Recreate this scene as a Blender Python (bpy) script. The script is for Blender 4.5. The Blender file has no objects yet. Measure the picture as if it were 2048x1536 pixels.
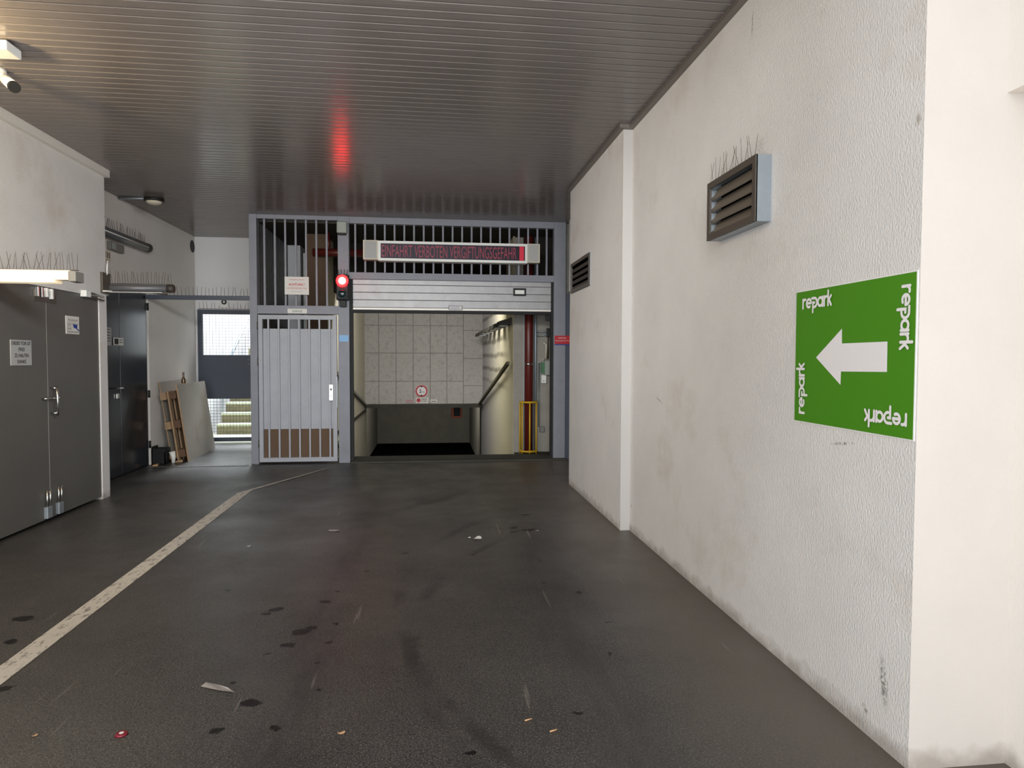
import bpy, bmesh, math, random
import numpy as np
from mathutils import Vector, Matrix
random.seed(7)
S = bpy.context.scene
COL = S.collection

# ------------------------------------------------------------------ camera
F = 1350.0
YAW, PIT, ROL = (math.radians(a) for a in (6.904, 2.153, .152))
EYE = Vector((0, 0, 1.5))

def ray(q):
    x, y = (q[0]-1024)/F, (q[1]-768)/F
    c, s = math.cos(ROL), math.sin(ROL); x, y = c*x+s*y, -s*x+c*y
    u = -y
    c, s = math.cos(PIT), math.sin(PIT); yf, z = c+s*u, -s+c*u
    c, s = math.cos(YAW), math.sin(YAW)
    return Vector((c*x+s*yf, -s*x+c*yf, z))

def onX(q, X): d = ray(q); return EYE + d*(X/d.x)
def onY(q, Y): d = ray(q); return EYE + d*(Y/d.y)
def onZ(q, Z): d = ray(q); return EYE + d*((Z-1.5)/d.z)

fw = ray((1024, 768)); rt = ray((1024+F, 768))-fw; up = -(ray((1024, 768+F))-fw)
cam = bpy.data.cameras.new('camera'); co = bpy.data.objects.new('camera', cam); COL.objects.link(co)
cam.sensor_width = 36; cam.sensor_fit = 'HORIZONTAL'; cam.lens = 36*F/2048; cam.clip_start = .05; cam.clip_end = 200
M = Matrix((rt, up, -fw)).transposed().to_4x4(); M.translation = EYE; co.matrix_world = M
S.camera = co

XR, XP, XL, XF, H, YG, YB = 1.73, 1.646, -3.444, -3.853, 3.493, 9.78, 11.75
YLP, YP0, YP1, YC = 7.73, 5.70, 7.90, 2.22

# ------------------------------------------------------------------ materials
def srgb(r, g, b):
    f = lambda c: (c/255/12.92) if c/255 <= .04045 else ((c/255+.055)/1.055)**2.4
    return (f(r), f(g), f(b), 1)

def N(nt, t, **kw):
    n = nt.nodes.new(t)
    for k, v in kw.items():
        if k in n.inputs: n.inputs[k].default_value = v
        else: setattr(n, k, v)
    return n

def mat(name, col, rough=.6, metal=0., emit=None, es=0., spec=.5, var=0., vscale=3., bump=0., bscale=80., bstretch=(1, 1, 1), dirt=None, dscale=2., dlo=.55, dhi=.75, bdist=.01, streak=None):
    m = bpy.data.materials.new(name); m.use_nodes = True
    nt = m.node_tree; b = nt.nodes['Principled BSDF']; L = nt.links.new
    b.inputs['Base Color'].default_value = col
    b.inputs['Roughness'].default_value = rough; b.inputs['Metallic'].default_value = metal
    b.inputs['Specular IOR Level'].default_value = spec
    if emit: b.inputs['Emission Color'].default_value = emit; b.inputs['Emission Strength'].default_value = es
    tc = N(nt, 'ShaderNodeTexCoord')
    last = None
    if var:
        no = N(nt, 'ShaderNodeTexNoise', Scale=vscale, Detail=6., Roughness=.62); L(tc.outputs['Object'], no.inputs['Vector'])
        mr = N(nt, 'ShaderNodeMapRange'); mr.inputs['From Min'].default_value = .3; mr.inputs['From Max'].default_value = .7
        mr.inputs['To Min'].default_value = 1-var; mr.inputs['To Max'].default_value = 1+var
        L(no.outputs['Fac'], mr.inputs['Value'])
        mx = N(nt, 'ShaderNodeMix', data_type='RGBA', blend_type='MULTIPLY'); mx.inputs['Factor'].default_value = 1
        mx.inputs[6].default_value = col; L(mr.outputs['Result'], mx.inputs[7]); last = mx.outputs[2]
    if dirt:
        mp = N(nt, 'ShaderNodeMapping'); mp.inputs['Scale'].default_value = streak or (1, 1, 1); L(tc.outputs['Object'], mp.inputs['Vector'])
        no = N(nt, 'ShaderNodeTexNoise', Scale=dscale, Detail=8., Roughness=.65); L(mp.outputs['Vector'], no.inputs['Vector'])
        mr = N(nt, 'ShaderNodeMapRange'); mr.inputs['From Min'].default_value = dlo; mr.inputs['From Max'].default_value = dhi
        L(no.outputs['Fac'], mr.inputs['Value'])
        mx = N(nt, 'ShaderNodeMix', data_type='RGBA'); L(mr.outputs['Result'], mx.inputs['Factor'])
        if last: L(last, mx.inputs[6])
        else: mx.inputs[6].default_value = col
        mx.inputs[7].default_value = dirt; last = mx.outputs[2]
    if last: L(last, b.inputs['Base Color'])
    if bump:
        mp = N(nt, 'ShaderNodeMapping'); mp.inputs['Scale'].default_value = bstretch; L(tc.outputs['Object'], mp.inputs['Vector'])
        no = N(nt, 'ShaderNodeTexNoise', Scale=bscale, Detail=3., Roughness=.5); L(mp.outputs['Vector'], no.inputs['Vector'])
        bp = N(nt, 'ShaderNodeBump', Strength=bump, Distance=bdist); L(no.outputs['Fac'], bp.inputs['Height']); L(bp.outputs['Normal'], b.inputs['Normal'])
    return m

M_ = {}
def mk(k, *a, **kw): M_[k] = mat(k, *a, **kw); return M_[k]
WALLC = srgb(211, 208, 205)
mk('plaster', WALLC, .9, spec=.2, var=.05, vscale=1.5, bump=.55, bscale=115, bstretch=(1, 1, .58), bdist=.008, dirt=srgb(190, 180, 168), dscale=1.3, dlo=.56, dhi=.85)
mk('smooth_plaster', srgb(226, 219, 210), .9, spec=.2, var=.03, vscale=2, bump=.25, bscale=120, bdist=.004, dirt=srgb(150, 140, 128), dscale=22, dlo=.72, dhi=.78)
mk('plaster_dimmed', srgb(186, 182, 178), .9, spec=.2, var=.03, vscale=2, bump=.25, bscale=120, bdist=.004, dirt=srgb(130, 120, 110), dscale=22, dlo=.72, dhi=.78)  # pier end: same paint, colour darkened to offset the strong light
mk('plaster_dimmed_front', srgb(198, 191, 184), .9, spec=.2, var=.03, vscale=2, bump=.25, bscale=120, bdist=.004, dirt=srgb(140, 130, 120), dscale=22, dlo=.72, dhi=.78)  # column face: same paint, colour darkened to offset the street light
mk('far_plaster', srgb(222, 217, 211), .9, spec=.2, var=.05, vscale=1.2, bump=.2, bscale=70, bdist=.006)
mk('ceiling_metal', srgb(124, 117, 113), .2, metal=.08, spec=.27, var=.05, vscale=2, bump=.4, bscale=40, bstretch=(.02, 1, 1), bdist=.004)
mk('trim_metal', srgb(125, 118, 112), .45, metal=.5)
mk('steel_blue', srgb(128, 131, 140), .5, spec=.4, var=.07, vscale=5, dirt=srgb(112, 104, 98), dscale=3, dlo=.6, dhi=.85)
mk('steel_light', srgb(158, 161, 168), .45, spec=.4, var=.06, vscale=4)
mk('alu_door', srgb(158, 158, 159), .45, metal=.25, var=.08, vscale=9, dirt=srgb(140, 134, 126), dscale=5, dlo=.6, dhi=.85)
mk('alu_light', srgb(225, 222, 215), .45, metal=.1)
mk('rubber', srgb(18, 18, 19), .7)
mk('grey_door', srgb(92, 90, 86), .5, spec=.4, var=.05, vscale=2.5)
mk('dark_door', srgb(36, 40, 46), .2, spec=.5, var=.05)
mk('mesh_frame', srgb(74, 80, 92), .45, spec=.4, var=.05)
mk('black', srgb(14, 14, 15), .6)
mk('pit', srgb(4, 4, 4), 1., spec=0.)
mk('white_plastic', srgb(226, 226, 222), .45)
mk('cream_plastic', srgb(205, 198, 178), .5)
mk('greygreen_box', srgb(150, 156, 148), .5)
mk('grey_plastic', srgb(120, 118, 112), .55)
mk('tube_grey', srgb(92, 92, 94), .4, metal=.2)
mk('tube_cap', srgb(52, 46, 40), .6)
mk('rail_olive', srgb(84, 80, 64), .9, spec=.1)
mk('louver_dark', srgb(52, 47, 42), .6)
mk('joint', srgb(122, 118, 112), .95)
mk('louver', srgb(104, 95, 84), .6)
mk('chrome', srgb(215, 215, 212), .22, metal=1.)
mk('galv', srgb(150, 158, 164), .45, metal=.5, var=.08, vscale=8)
mk('vent_dark', srgb(88, 82, 74), .5, metal=.3)
mk('wire', srgb(72, 64, 56), .5, metal=.3)
mk('sign_green', srgb(68, 130, 22), .5, spec=.3)
mk('sign_white', srgb(224, 220, 220), .5, spec=.3)
mk('paper', srgb(214, 212, 206), .7)
mk('paper_grey', srgb(168, 168, 166), .7)
mk('ink', srgb(38, 36, 36), .8)
mk('ink_red', srgb(196, 52, 56), .7)
mk('ink_green', srgb(72, 118, 86), .7)
mk('ink_blue', srgb(28, 56, 140), .6)
mk('ink_olive', srgb(110, 100, 70), .7)
mk('sticker_blue', srgb(120, 170, 215), .5)
mk('sign_red', srgb(176, 24, 36), .45)
mk('led_screen', srgb(46, 43, 54), .35, spec=.12)
mk('led_text', srgb(120, 36, 58), .5, emit=srgb(190, 30, 60), es=.12)
mk('led_on', srgb(150, 10, 40), .5, emit=srgb(190, 10, 45), es=.45)
mk('red_lamp', srgb(255, 40, 40), .3, emit=(1, .16, .13, 1), es=9)
mk('red_glow', srgb(150, 8, 10), .4, emit=(1, .0, .0005, 1), es=40)
mk('green_lens', srgb(20, 42, 46), .12)
mk('wood', srgb(158, 130, 100), .75, var=.15, vscale=14, bump=.2, bscale=60, bstretch=(1, 1, .1))
mk('wood_dark', srgb(96, 72, 52), .8, var=.15, vscale=14)
mk('sheet', srgb(168, 162, 152), .6, var=.07, vscale=2.2, dirt=srgb(150, 132, 112), dscale=1.6, dlo=.55, dhi=.8)
mk('bottle_glass', srgb(74, 46, 16), .12, spec=.6)
mk('bottle_label', srgb(150, 110, 50), .6)
mk('red_pipe', srgb(88, 28, 22), .4)
mk('yellow_paint', srgb(196, 156, 30), .5)
mk('orange_paint', srgb(205, 92, 40), .5)
mk('brown_board', srgb(92, 72, 54), .8, var=.08, vscale=3)
mk('corrugated', srgb(88, 88, 88), .5, metal=.2)
mk('conc_tile', srgb(176, 172, 166), .95, spec=.1, var=.10, vscale=28, bump=.5, bscale=45, bdist=.01, dirt=srgb(150, 146, 142), dscale=9, dlo=.5, dhi=.75)
mk('conc', srgb(150, 146, 138), .95, spec=.1, var=.1, vscale=4)
mk('beam_dark', srgb(44, 41, 38), .9, spec=.1, var=.25, vscale=3)
mk('conc_dark', srgb(72, 70, 64), .95, spec=.05, var=.12, vscale=3)
mk('ramp_wall', srgb(196, 190, 170), .85, spec=.2, var=.06, vscale=4, bump=.2, bscale=30, bstretch=(1, 1, .2))
mk('stair_tread', srgb(196, 200, 176), .9, var=.08, vscale=8)
mk('stair_riser', srgb(128, 120, 92), .95, var=.2, vscale=14, bump=.3, bscale=30, bstretch=(1, 1, .15))
mk('white_render', srgb(222, 222, 224), .9)
mk('leaf', srgb(190, 150, 110), .8)
mk('foil', srgb(165, 160, 155), .35, metal=.4, bump=.5, bscale=60)
mk('cap_red', srgb(120, 26, 40), .4)
mk('lamp_warm', srgb(235, 222, 190), .5, emit=(1, .82, .55, 1), es=.55)

# tunnel wall plaster with dirty marks; warm lamp light painted into its base tone
def stained():
    m = mat('stained_wall', srgb(205, 198, 170), .85, spec=.2); nt = m.node_tree; L = nt.links.new; b = nt.nodes['Principled BSDF']
    tc = N(nt, 'ShaderNodeTexCoord'); sx = N(nt, 'ShaderNodeSeparateXYZ'); L(tc.outputs['Object'], sx.inputs[0])
    mp = N(nt, 'ShaderNodeMapping'); mp.inputs['Scale'].default_value = (1, 8, 1.3); L(tc.outputs['Object'], mp.inputs[0])
    no = N(nt, 'ShaderNodeTexNoise', Scale=4.2, Detail=5., Roughness=.6); L(mp.outputs[0], no.inputs['Vector'])
    wv = N(nt, 'ShaderNodeTexWave', Scale=1.1, Distortion=1.2); wv.bands_direction = 'Z'; wv.inputs['Detail'].default_value = 3; L(tc.outputs['Object'], wv.inputs['Vector'])
    mul = N(nt, 'ShaderNodeMath', operation='MULTIPLY'); L(no.outputs['Fac'], mul.inputs[0]); L(wv.outputs['Fac'], mul.inputs[1])
    r = N(nt, 'ShaderNodeMapRange'); r.inputs['From Min'].default_value = .3; r.inputs['From Max'].default_value = .62; L(mul.outputs[0], r.inputs['Value'])
    hz = N(nt, 'ShaderNodeMapRange'); hz.inputs['From Min'].default_value = .75; hz.inputs['From Max'].default_value = 1.15; L(sx.outputs['Z'], hz.inputs['Value'])
    hy = N(nt, 'ShaderNodeMapRange'); hy.inputs['From Min'].default_value = 11.; hy.inputs['From Max'].default_value = 12.2; L(sx.outputs['Y'], hy.inputs['Value'])
    m1 = N(nt, 'ShaderNodeMath', operation='MULTIPLY'); L(r.outputs[0], m1.inputs[0]); L(hz.outputs[0], m1.inputs[1])
    m2 = N(nt, 'ShaderNodeMath', operation='MULTIPLY'); L(m1.outputs[0], m2.inputs[0]); L(hy.outputs[0], m2.inputs[1])
    gy = N(nt, 'ShaderNodeMapRange'); gy.inputs['From Min'].default_value = 12.; gy.inputs['From Max'].default_value = 16.; L(sx.outputs['Y'], gy.inputs['Value'])
    g = N(nt, 'ShaderNodeMix', data_type='RGBA'); g.inputs[6].default_value = srgb(204, 196, 164); g.inputs[7].default_value = srgb(186, 184, 186); L(gy.outputs[0], g.inputs['Factor'])  # warm lamp tint in the colour, fading to grey down the ramp
    x = N(nt, 'ShaderNodeMix', data_type='RGBA'); x.inputs[7].default_value = srgb(92, 84, 72); L(g.outputs[2], x.inputs[6]); L(m2.outputs[0], x.inputs['Factor'])
    L(x.outputs[2], b.inputs['Base Color']); return m
M_['stained'] = stained()

SPOTS = [(-2.33, 4.13, .055), (-2.2, 3.81, .035), (-1.92, 3.25, .03), (-.91, 4.11, .04), (-.97, 4.05, .025), (-.78, 3.0, .035), (-.86, 2.79, .03), (-.63, 2.78, .022), (-.65, 4.22, .035), (-.6, 4.4, .02), (-.71, 3.75, .05), (-.66, 3.8, .03), (-.74, 3.59, .035), (-.82, 3.5, .02), (.86, 5.8, .05), (.74, 5.9, .04), (.72, 5.75, .025), (.15, 2.52, .022), (.91, 6.37, .035), (-.54, 3.85, .016), (-.54, 3.6, .014), (-.55, 3.35, .012), (-.5, 3.1, .012), (-.9, 3.2, .014), (.8, 4.9, .02), (.75, 4.4, .014), (.95, 4.2, .018), (1.0, 3.7, .016), (.9, 3.3, .014), (.62, 2.75, .016), (-.55, 2.4, .016), (-1.3, 4.5, .02), (-2.0, 4.4, .025), (.3, 5.1, .02), (-.2, 5.2, .022), (.8, 7.2, .03), (-.45, 4.8, .018)]
def floor_mat():
    m = mat('floor_asphalt', srgb(70, 68, 66), .42, spec=.45); nt = m.node_tree; L = nt.links.new; b = nt.nodes['Principled BSDF']
    tc = N(nt, 'ShaderNodeTexCoord'); O_ = tc.outputs['Object']
    sx = N(nt, 'ShaderNodeSeparateXYZ'); L(O_, sx.inputs[0])
    def rng(src, a, b_, lo=0., hi=1.):
        r = N(nt, 'ShaderNodeMapRange'); r.inputs['From Min'].default_value = a; r.inputs['From Max'].default_value = b_
        r.inputs['To Min'].default_value = lo; r.inputs['To Max'].default_value = hi; L(src, r.inputs['Value']); return r.outputs[0]
    def noise(sc, det=5., ro=.6, st=None):
        v = O_
        if st: mp = N(nt, 'ShaderNodeMapping'); mp.inputs['Scale'].default_value = st; L(O_, mp.inputs[0]); v = mp.outputs[0]
        n = N(nt, 'ShaderNodeTexNoise', Scale=sc, Detail=det, Roughness=ro); L(v, n.inputs['Vector']); return n.outputs['Fac']
    def mixc(fac, a, c):
        x = N(nt, 'ShaderNodeMix', data_type='RGBA'); L(fac, x.inputs['Factor'])
        if isinstance(a, tuple): x.inputs[6].default_value = a
        else: L(a, x.inputs[6])
        if isinstance(c, tuple): x.inputs[7].default_value = c
        else: L(c, x.inputs[7])
        return x.outputs[2]
    def math_(op, a, c):
        n = N(nt, 'ShaderNodeMath', operation=op)
        for i, v in enumerate((a, c)):
            if isinstance(v, (int, float)): n.inputs[i].default_value = v
            else: L(v, n.inputs[i])
        return n.outputs[0]
    base = mixc(rng(noise(.9), .35, .68), srgb(50, 48, 47), srgb(68, 66, 63))
    base = mixc(rng(noise(190, 2.), .56, .65), base, srgb(136, 130, 121))
    base = mixc(rng(noise(95, 2.), .56, .68), base, srgb(36, 34, 33))
    # brownish worn strip along the right wall
    edge = math_('ADD', sx.outputs['X'], math_('MULTIPLY', math_('SUBTRACT', noise(1.6), .5), .6))
    base = mixc(rng(edge, .95, 1.5, 0., .75), base, srgb(92, 83, 74))
    wob = N(nt, 'ShaderNodeMapping'); wn = N(nt, 'ShaderNodeTexNoise', Scale=14., Detail=4.); L(O_, wn.inputs['Vector'])
    va = N(nt, 'ShaderNodeVectorMath', operation='MULTIPLY_ADD'); L(wn.outputs['Color'], va.inputs[0]); va.inputs[1].default_value = (.1, .1, 0); L(O_, va.inputs[2])
    vf = N(nt, 'ShaderNodeVectorMath', operation='MULTIPLY'); L(va.outputs[0], vf.inputs[0]); vf.inputs[1].default_value = (1, 1, 0); PW = vf.outputs[0]
    def dist(x, y, sx_=1., sy_=1.):
        v = PW; c = (x+.05, y+.05, 0)
        n = N(nt, 'ShaderNodeVectorMath', operation='DISTANCE')
        if sx_ != 1 or sy_ != 1:
            k = N(nt, 'ShaderNodeVectorMath', operation='MULTIPLY'); L(v, k.inputs[0]); k.inputs[1].default_value = (sx_, sy_, 0); v = k.outputs[0]; c = (c[0]*sx_, c[1]*sy_, 0)
        L(v, n.inputs[0]); n.inputs[1].default_value = c; return n.outputs['Value']
    # tyre tracks: two worn bands along the lane and curved skid marks before the ramp
    wear = noise(3.2, 6., .65, (3, .6, 1))
    for x0, w in ((-.62, .2), (.78, .22)):
        dx = math_('ABSOLUTE', math_('SUBTRACT', math_('ADD', sx.outputs['X'], math_('MULTIPLY', noise(.35), .5)), x0+.25), 0)
        base = mixc(math_('MULTIPLY', rng(dx, w, w*.2), rng(wear, .4, .62, .15, .55)), base, srgb(40, 39, 39))
    for cx_, cy_, R_, w_ in ((-1.3, 8.2, 1.75, .10), (-1.6, 9.0, 2.3, .07), (-1.2, 7.4, 1.15, .08), (2.9, 3.6, 3.0, .06), (3.1, 4.2, 3.3, .05)):
        dd = math_('ABSOLUTE', math_('SUBTRACT', dist(cx_, cy_), R_), 0)
        base = mixc(math_('MULTIPLY', rng(dd, w_, w_*.3), rng(noise(1.1), .45, .6, 0, .6)), base, srgb(34, 33, 33))
    # dark drips
    for x, y, r_ in SPOTS:
        base = mixc(rng(dist(x, y, .8, 1.), r_, r_*.8, 0, 1.), base, srgb(12, 11, 11))
    # long pale scratches
    base = mixc(rng(noise(2.2, 2., .5, (9, .5, 1)), .72, .75, 0, .35), base, srgb(140, 132, 124))
    L(base, b.inputs['Base Color'])
    L(rng(noise(1.3), .3, .7, .3, .5), b.inputs['Roughness'])
    bp = N(nt, 'ShaderNodeBump', Strength=.35, Distance=.004); L(noise(130, 3.), bp.inputs['Height']); L(bp.outputs['Normal'], b.inputs['Normal'])
    return m
M_['floor'] = floor_mat()

def paint_mat():
    m = mat('lane_paint', srgb(150, 144, 134), .6); nt = m.node_tree; L = nt.links.new; b = nt.nodes['Principled BSDF']
    tc = N(nt, 'ShaderNodeTexCoord'); mp = N(nt, 'ShaderNodeMapping'); mp.inputs['Scale'].default_value = (2.2, .8, 1); L(tc.outputs['Object'], mp.inputs[0])
    no = N(nt, 'ShaderNodeTexNoise', Scale=14., Detail=8., Roughness=.75); L(mp.outputs[0], no.inputs['Vector'])
    r = N(nt, 'ShaderNodeMapRange'); r.inputs['From Min'].default_value = .52; r.inputs['From Max'].default_value = .64; L(no.outputs['Fac'], r.inputs['Value'])
    x = N(nt, 'ShaderNodeMix', data_type='RGBA'); x.inputs[6].default_value = srgb(182, 176, 166); x.inputs[7].default_value = srgb(84, 80, 76); L(r.outputs[0], x.inputs['Factor']); L(x.outputs[2], b.inputs['Base Color'])
    return m
M_['paint'] = paint_mat()

# scuffs and grime on the right wall plaster, placed in wall coordinates
def stains(m, marks):
    nt = m.node_tree; L = nt.links.new; b = nt.nodes['Principled BSDF']; cur = b.inputs['Base Color'].links[0].from_socket
    tc = N(nt, 'ShaderNodeTexCoord'); sx = N(nt, 'ShaderNodeSeparateXYZ'); L(tc.outputs['Object'], sx.inputs[0])
    no = N(nt, 'ShaderNodeTexNoise', Scale=70., Detail=3.); L(tc.outputs['Object'], no.inputs['Vector'])
    def put(fac, col):
        nonlocal cur
        x = N(nt, 'ShaderNodeMix', data_type='RGBA'); L(fac, x.inputs['Factor']); L(cur, x.inputs[6]); x.inputs[7].default_value = col; cur = x.outputs[2]
    for y, z, ry, rz, tilt, st, col in marks:
        vm = N(nt, 'ShaderNodeMapping'); vm.vector_type = 'TEXTURE'; vm.inputs['Location'].default_value = (XR, y, z); vm.inputs['Rotation'].default_value = (math.radians(tilt), 0, 0); vm.inputs['Scale'].default_value = (1, ry, rz)
        L(tc.outputs['Object'], vm.inputs[0]); ln = N(nt, 'ShaderNodeVectorMath', operation='LENGTH'); L(vm.outputs[0], ln.inputs[0])
        r = N(nt, 'ShaderNodeMapRange'); r.inputs['From Min'].default_value = 1.; r.inputs['From Max'].default_value = .3; r.inputs['To Max'].default_value = 1; L(ln.outputs['Value'], r.inputs['Value'])
        k = N(nt, 'ShaderNodeMapRange'); k.inputs['From Min'].default_value = .4; k.inputs['From Max'].default_value = .58; k.inputs['To Max'].default_value = st; L(no.outputs['Fac'], k.inputs['Value'])
        mu = N(nt, 'ShaderNodeMath', operation='MULTIPLY'); L(r.outputs[0], mu.inputs[0]); L(k.outputs[0], mu.inputs[1]); put(mu.outputs[0], col)
    n2 = N(nt, 'ShaderNodeTexNoise', Scale=9., Detail=6.); L(tc.outputs['Object'], n2.inputs['Vector'])
    ad = N(nt, 'ShaderNodeMath', operation='MULTIPLY_ADD'); L(n2.outputs['Fac'], ad.inputs[0]); ad.inputs[1].default_value = -.16; L(sx.outputs['Z'], ad.inputs[2])
    r = N(nt, 'ShaderNodeMapRange'); r.inputs['From Min'].default_value = .0; r.inputs['From Max'].default_value = -.07; r.inputs['To Max'].default_value = .55; L(ad.outputs[0], r.inputs['Value']); put(r.outputs[0], srgb(120, 108, 94))
    L(cur, b.inputs['Base Color'])
GREY_, RUST_ = srgb(92, 92, 84), srgb(120, 104, 80)
def mark(q, ry, rz, tilt=0, st=.8, col=GREY_): p = onX(q, XR); return (p.y, p.z, ry, rz, tilt, st, col)
stains(M_['plaster'], [mark((1767, 1365), .028, .12, -8, .8), mark((1684, 887), .10, .008, -8, .9), mark((1318, 800), .10, .012, 14, .6), mark((1505, 45), .012, .10, 5, .7, RUST_), mark((1836, 240), .02, .03, 0, .6, RUST_),
    mark((1262, 1012), .02, .03, 0, .6), mark((1730, 1418), .03, .02, 40, .7), mark((1520, 290), .08, .05, 0, .25, RUST_), mark((1447, 345), .1, .06, 0, .25, RUST_), mark((1235, 300), .02, .05, 0, .7, RUST_)])
stains(M_['plaster_dimmed_front'], []); stains(M_['smooth_plaster'], [])

# ------------------------------------------------------------------ mesh helpers
class MB:
    def __init__(s): s.bm = bmesh.new()
    def box(s, a, b, bev=0.):
        lo = [min(a[i], b[i]) for i in range(3)]; hi = [max(a[i], b[i]) for i in range(3)]
        vs = [s.bm.verts.new((x, y, z)) for x in (lo[0], hi[0]) for y in (lo[1], hi[1]) for z in (lo[2], hi[2])]
        fs = [s.bm.faces.new([vs[i] for i in f]) for f in ((0, 1, 3, 2), (4, 6, 7, 5), (0, 4, 5, 1), (2, 3, 7, 6), (0, 2, 6, 4), (1, 5, 7, 3))]
        if bev:
            es = {e for f in fs for e in f.edges}
            bmesh.ops.bevel(s.bm, geom=list(es), offset=bev, segments=2, affect='EDGES', profile=.5)
        return s
    def hexa(s, c):          # eight corners: bottom ring 4, top ring 4
        vs = [s.bm.verts.new(p) for p in c]
        for f in ((3, 2, 1, 0), (4, 5, 6, 7), (0, 1, 5, 4), (1, 2, 6, 5), (2, 3, 7, 6), (3, 0, 4, 7)): s.bm.faces.new([vs[i] for i in f])
        return s
    def poly(s, pts):
        s.bm.faces.new([s.bm.verts.new(p) for p in pts]); return s
    def prism(s, pts, d):    # extrude polygon by vector d
        d = Vector(d); a = [s.bm.verts.new(p) for p in pts]; b = [s.bm.verts.new(Vector(p)+d) for p in pts]
        s.bm.faces.new(a[::-1]); s.bm.faces.new(b)
        for i in range(len(a)): j = (i+1) % len(a); s.bm.faces.new((a[i], a[j], b[j], b[i]))
        return s
    def tube(s, pts, r, n=10, cap=True):
        pts = [Vector(p) for p in pts]; rs = r if isinstance(r, (list, tuple)) else [r]*len(pts); rings = []
        for i, p in enumerate(pts):
            t = (pts[min(i+1, len(pts)-1)]-pts[max(i-1, 0)]).normalized()
            u = t.cross(Vector((0, 0, 1)) if abs(t.z) < .9 else Vector((1, 0, 0))).normalized(); v = t.cross(u)
            rings.append([s.bm.verts.new(p+rs[i]*(math.cos(2*math.pi*k/n)*u+math.sin(2*math.pi*k/n)*v)) for k in range(n)])
        for a, b in zip(rings, rings[1:]):
            for k in range(n): s.bm.faces.new((a[k], a[(k+1) % n], b[(k+1) % n], b[k])).smooth = True
        if cap: s.bm.faces.new(rings[0][::-1]); s.bm.faces.new(rings[-1])
        return s
    def disc(s, c, nrm, r, th=0., n=32, r0=0.):
        c = Vector(c); t = Vector(nrm).normalized(); u = t.cross(Vector((0, 0, 1)) if abs(t.z) < .9 else Vector((1, 0, 0))).normalized(); v = t.cross(u)
        ring = lambda R, o: [s.bm.verts.new(c+o*t+R*(math.cos(2*math.pi*k/n)*u+math.sin(2*math.pi*k/n)*v)) for k in range(n)]
        if r0:
            a, b = ring(r, th), ring(r0, th)
            for k in range(n): s.bm.faces.new((a[k], a[(k+1) % n], b[(k+1) % n], b[k]))
        else:
            a = ring(r, th); s.bm.faces.new(a)
        if th:
            d = ring(r, 0)
            for k in range(n): s.bm.faces.new((d[k], d[(k+1) % n], a[(k+1) % n], a[k]))
        return s
    def dome(s, c, nrm, r, h, n=24, m=6):
        c = Vector(c); t = Vector(nrm).normalized(); u = t.cross(Vector((0, 0, 1)) if abs(t.z) < .9 else Vector((1, 0, 0))).normalized(); v = t.cross(u)
        prev = None
        for i in range(m):
            a = i/m*math.pi/2; R, z = r*math.cos(a), h*math.sin(a)
            cur = [s.bm.verts.new(c+z*t+R*(math.cos(2*math.pi*k/n)*u+math.sin(2*math.pi*k/n)*v)) for k in range(n)]
            if prev:
                for k in range(n): s.bm.faces.new((prev[k], prev[(k+1) % n], cur[(k+1) % n], cur[k])).smooth = True
            prev = cur
        tip = s.bm.verts.new(c+h*t)
        for k in range(n): s.bm.faces.new((prev[k], prev[(k+1) % n], tip)).smooth = True
        return s
    def build(s, name, m, parent=None, label=None):
        bmesh.ops.recalc_face_normals(s.bm, faces=s.bm.faces)
        me = bpy.data.meshes.new(name)
        if parent is not None:
            s.bm.transform(Matrix.Translation(-root_loc(parent)))
        s.bm.to_mesh(me); s.bm.free()
        me.materials.append(M_[m] if isinstance(m, str) else m)
        o = bpy.data.objects.new(name, me); COL.objects.link(o)
        if parent is not None: o.parent = parent
        if label: o['label'] = label
        return o

def root_loc(o):
    v = Vector((0, 0, 0))
    while o is not None: v += o.location; o = o.parent
    return v

def thing(name, label, cat, loc, group=None):
    o = bpy.data.objects.new(name, None); COL.objects.link(o); o.location = loc; o.empty_display_size = .1
    o['label'] = label; o['category'] = cat
    if group: o['group'] = group
    return o
def tag(o, label, cat, group=None):
    o['label'] = label; o['category'] = cat
    if group: o['group'] = group
    return o
def struct(o, label=None):
    o['kind'] = 'structure'
    if label: o['label'] = label; o['category'] = o.name.split('_')[0].split('.')[0]
    return o
def bx(name, a, b, m, parent=None, bev=0., label=None): return MB().box(a, b, bev).build(name, m, parent, label)

# text as flat mesh; frame: origin (bottom-left), right vector, up vector
def text_mesh(s, o, r, u, w, h, m, parent, name='lettering', bold=0.):
    cu = bpy.data.curves.new('t', 'FONT'); cu.body = s; cu.resolution_u = 3; cu.offset = bold
    to = bpy.data.objects.new('t', cu); COL.objects.link(to)
    dg = bpy.context.evaluated_depsgraph_get(); me = bpy.data.meshes.new_from_object(to.evaluated_get(dg))
    bpy.data.objects.remove(to)
    xs = [v.co.x for v in me.vertices]; ys = [v.co.y for v in me.vertices]
    x0, x1, y0, y1 = min(xs), max(xs), min(ys), max(ys); o, r, u = Vector(o), Vector(r), Vector(u)
    base = root_loc(parent) if parent else Vector((0, 0, 0))
    for v in me.vertices: v.co = o+r*((v.co.x-x0)/(x1-x0)*w)+u*((v.co.y-y0)/(y1-y0)*h)-base
    me.name = name; me.materials.clear(); me.materials.append(M_[m])
    ob = bpy.data.objects.new(name, me); COL.objects.link(ob); ob.parent = parent
    return ob
UZ = Vector((0, 0, 1)); FX = Vector((1, 0, 0)); RL = Vector((0, 1, 0)); RR = Vector((0, -1, 0))

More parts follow.
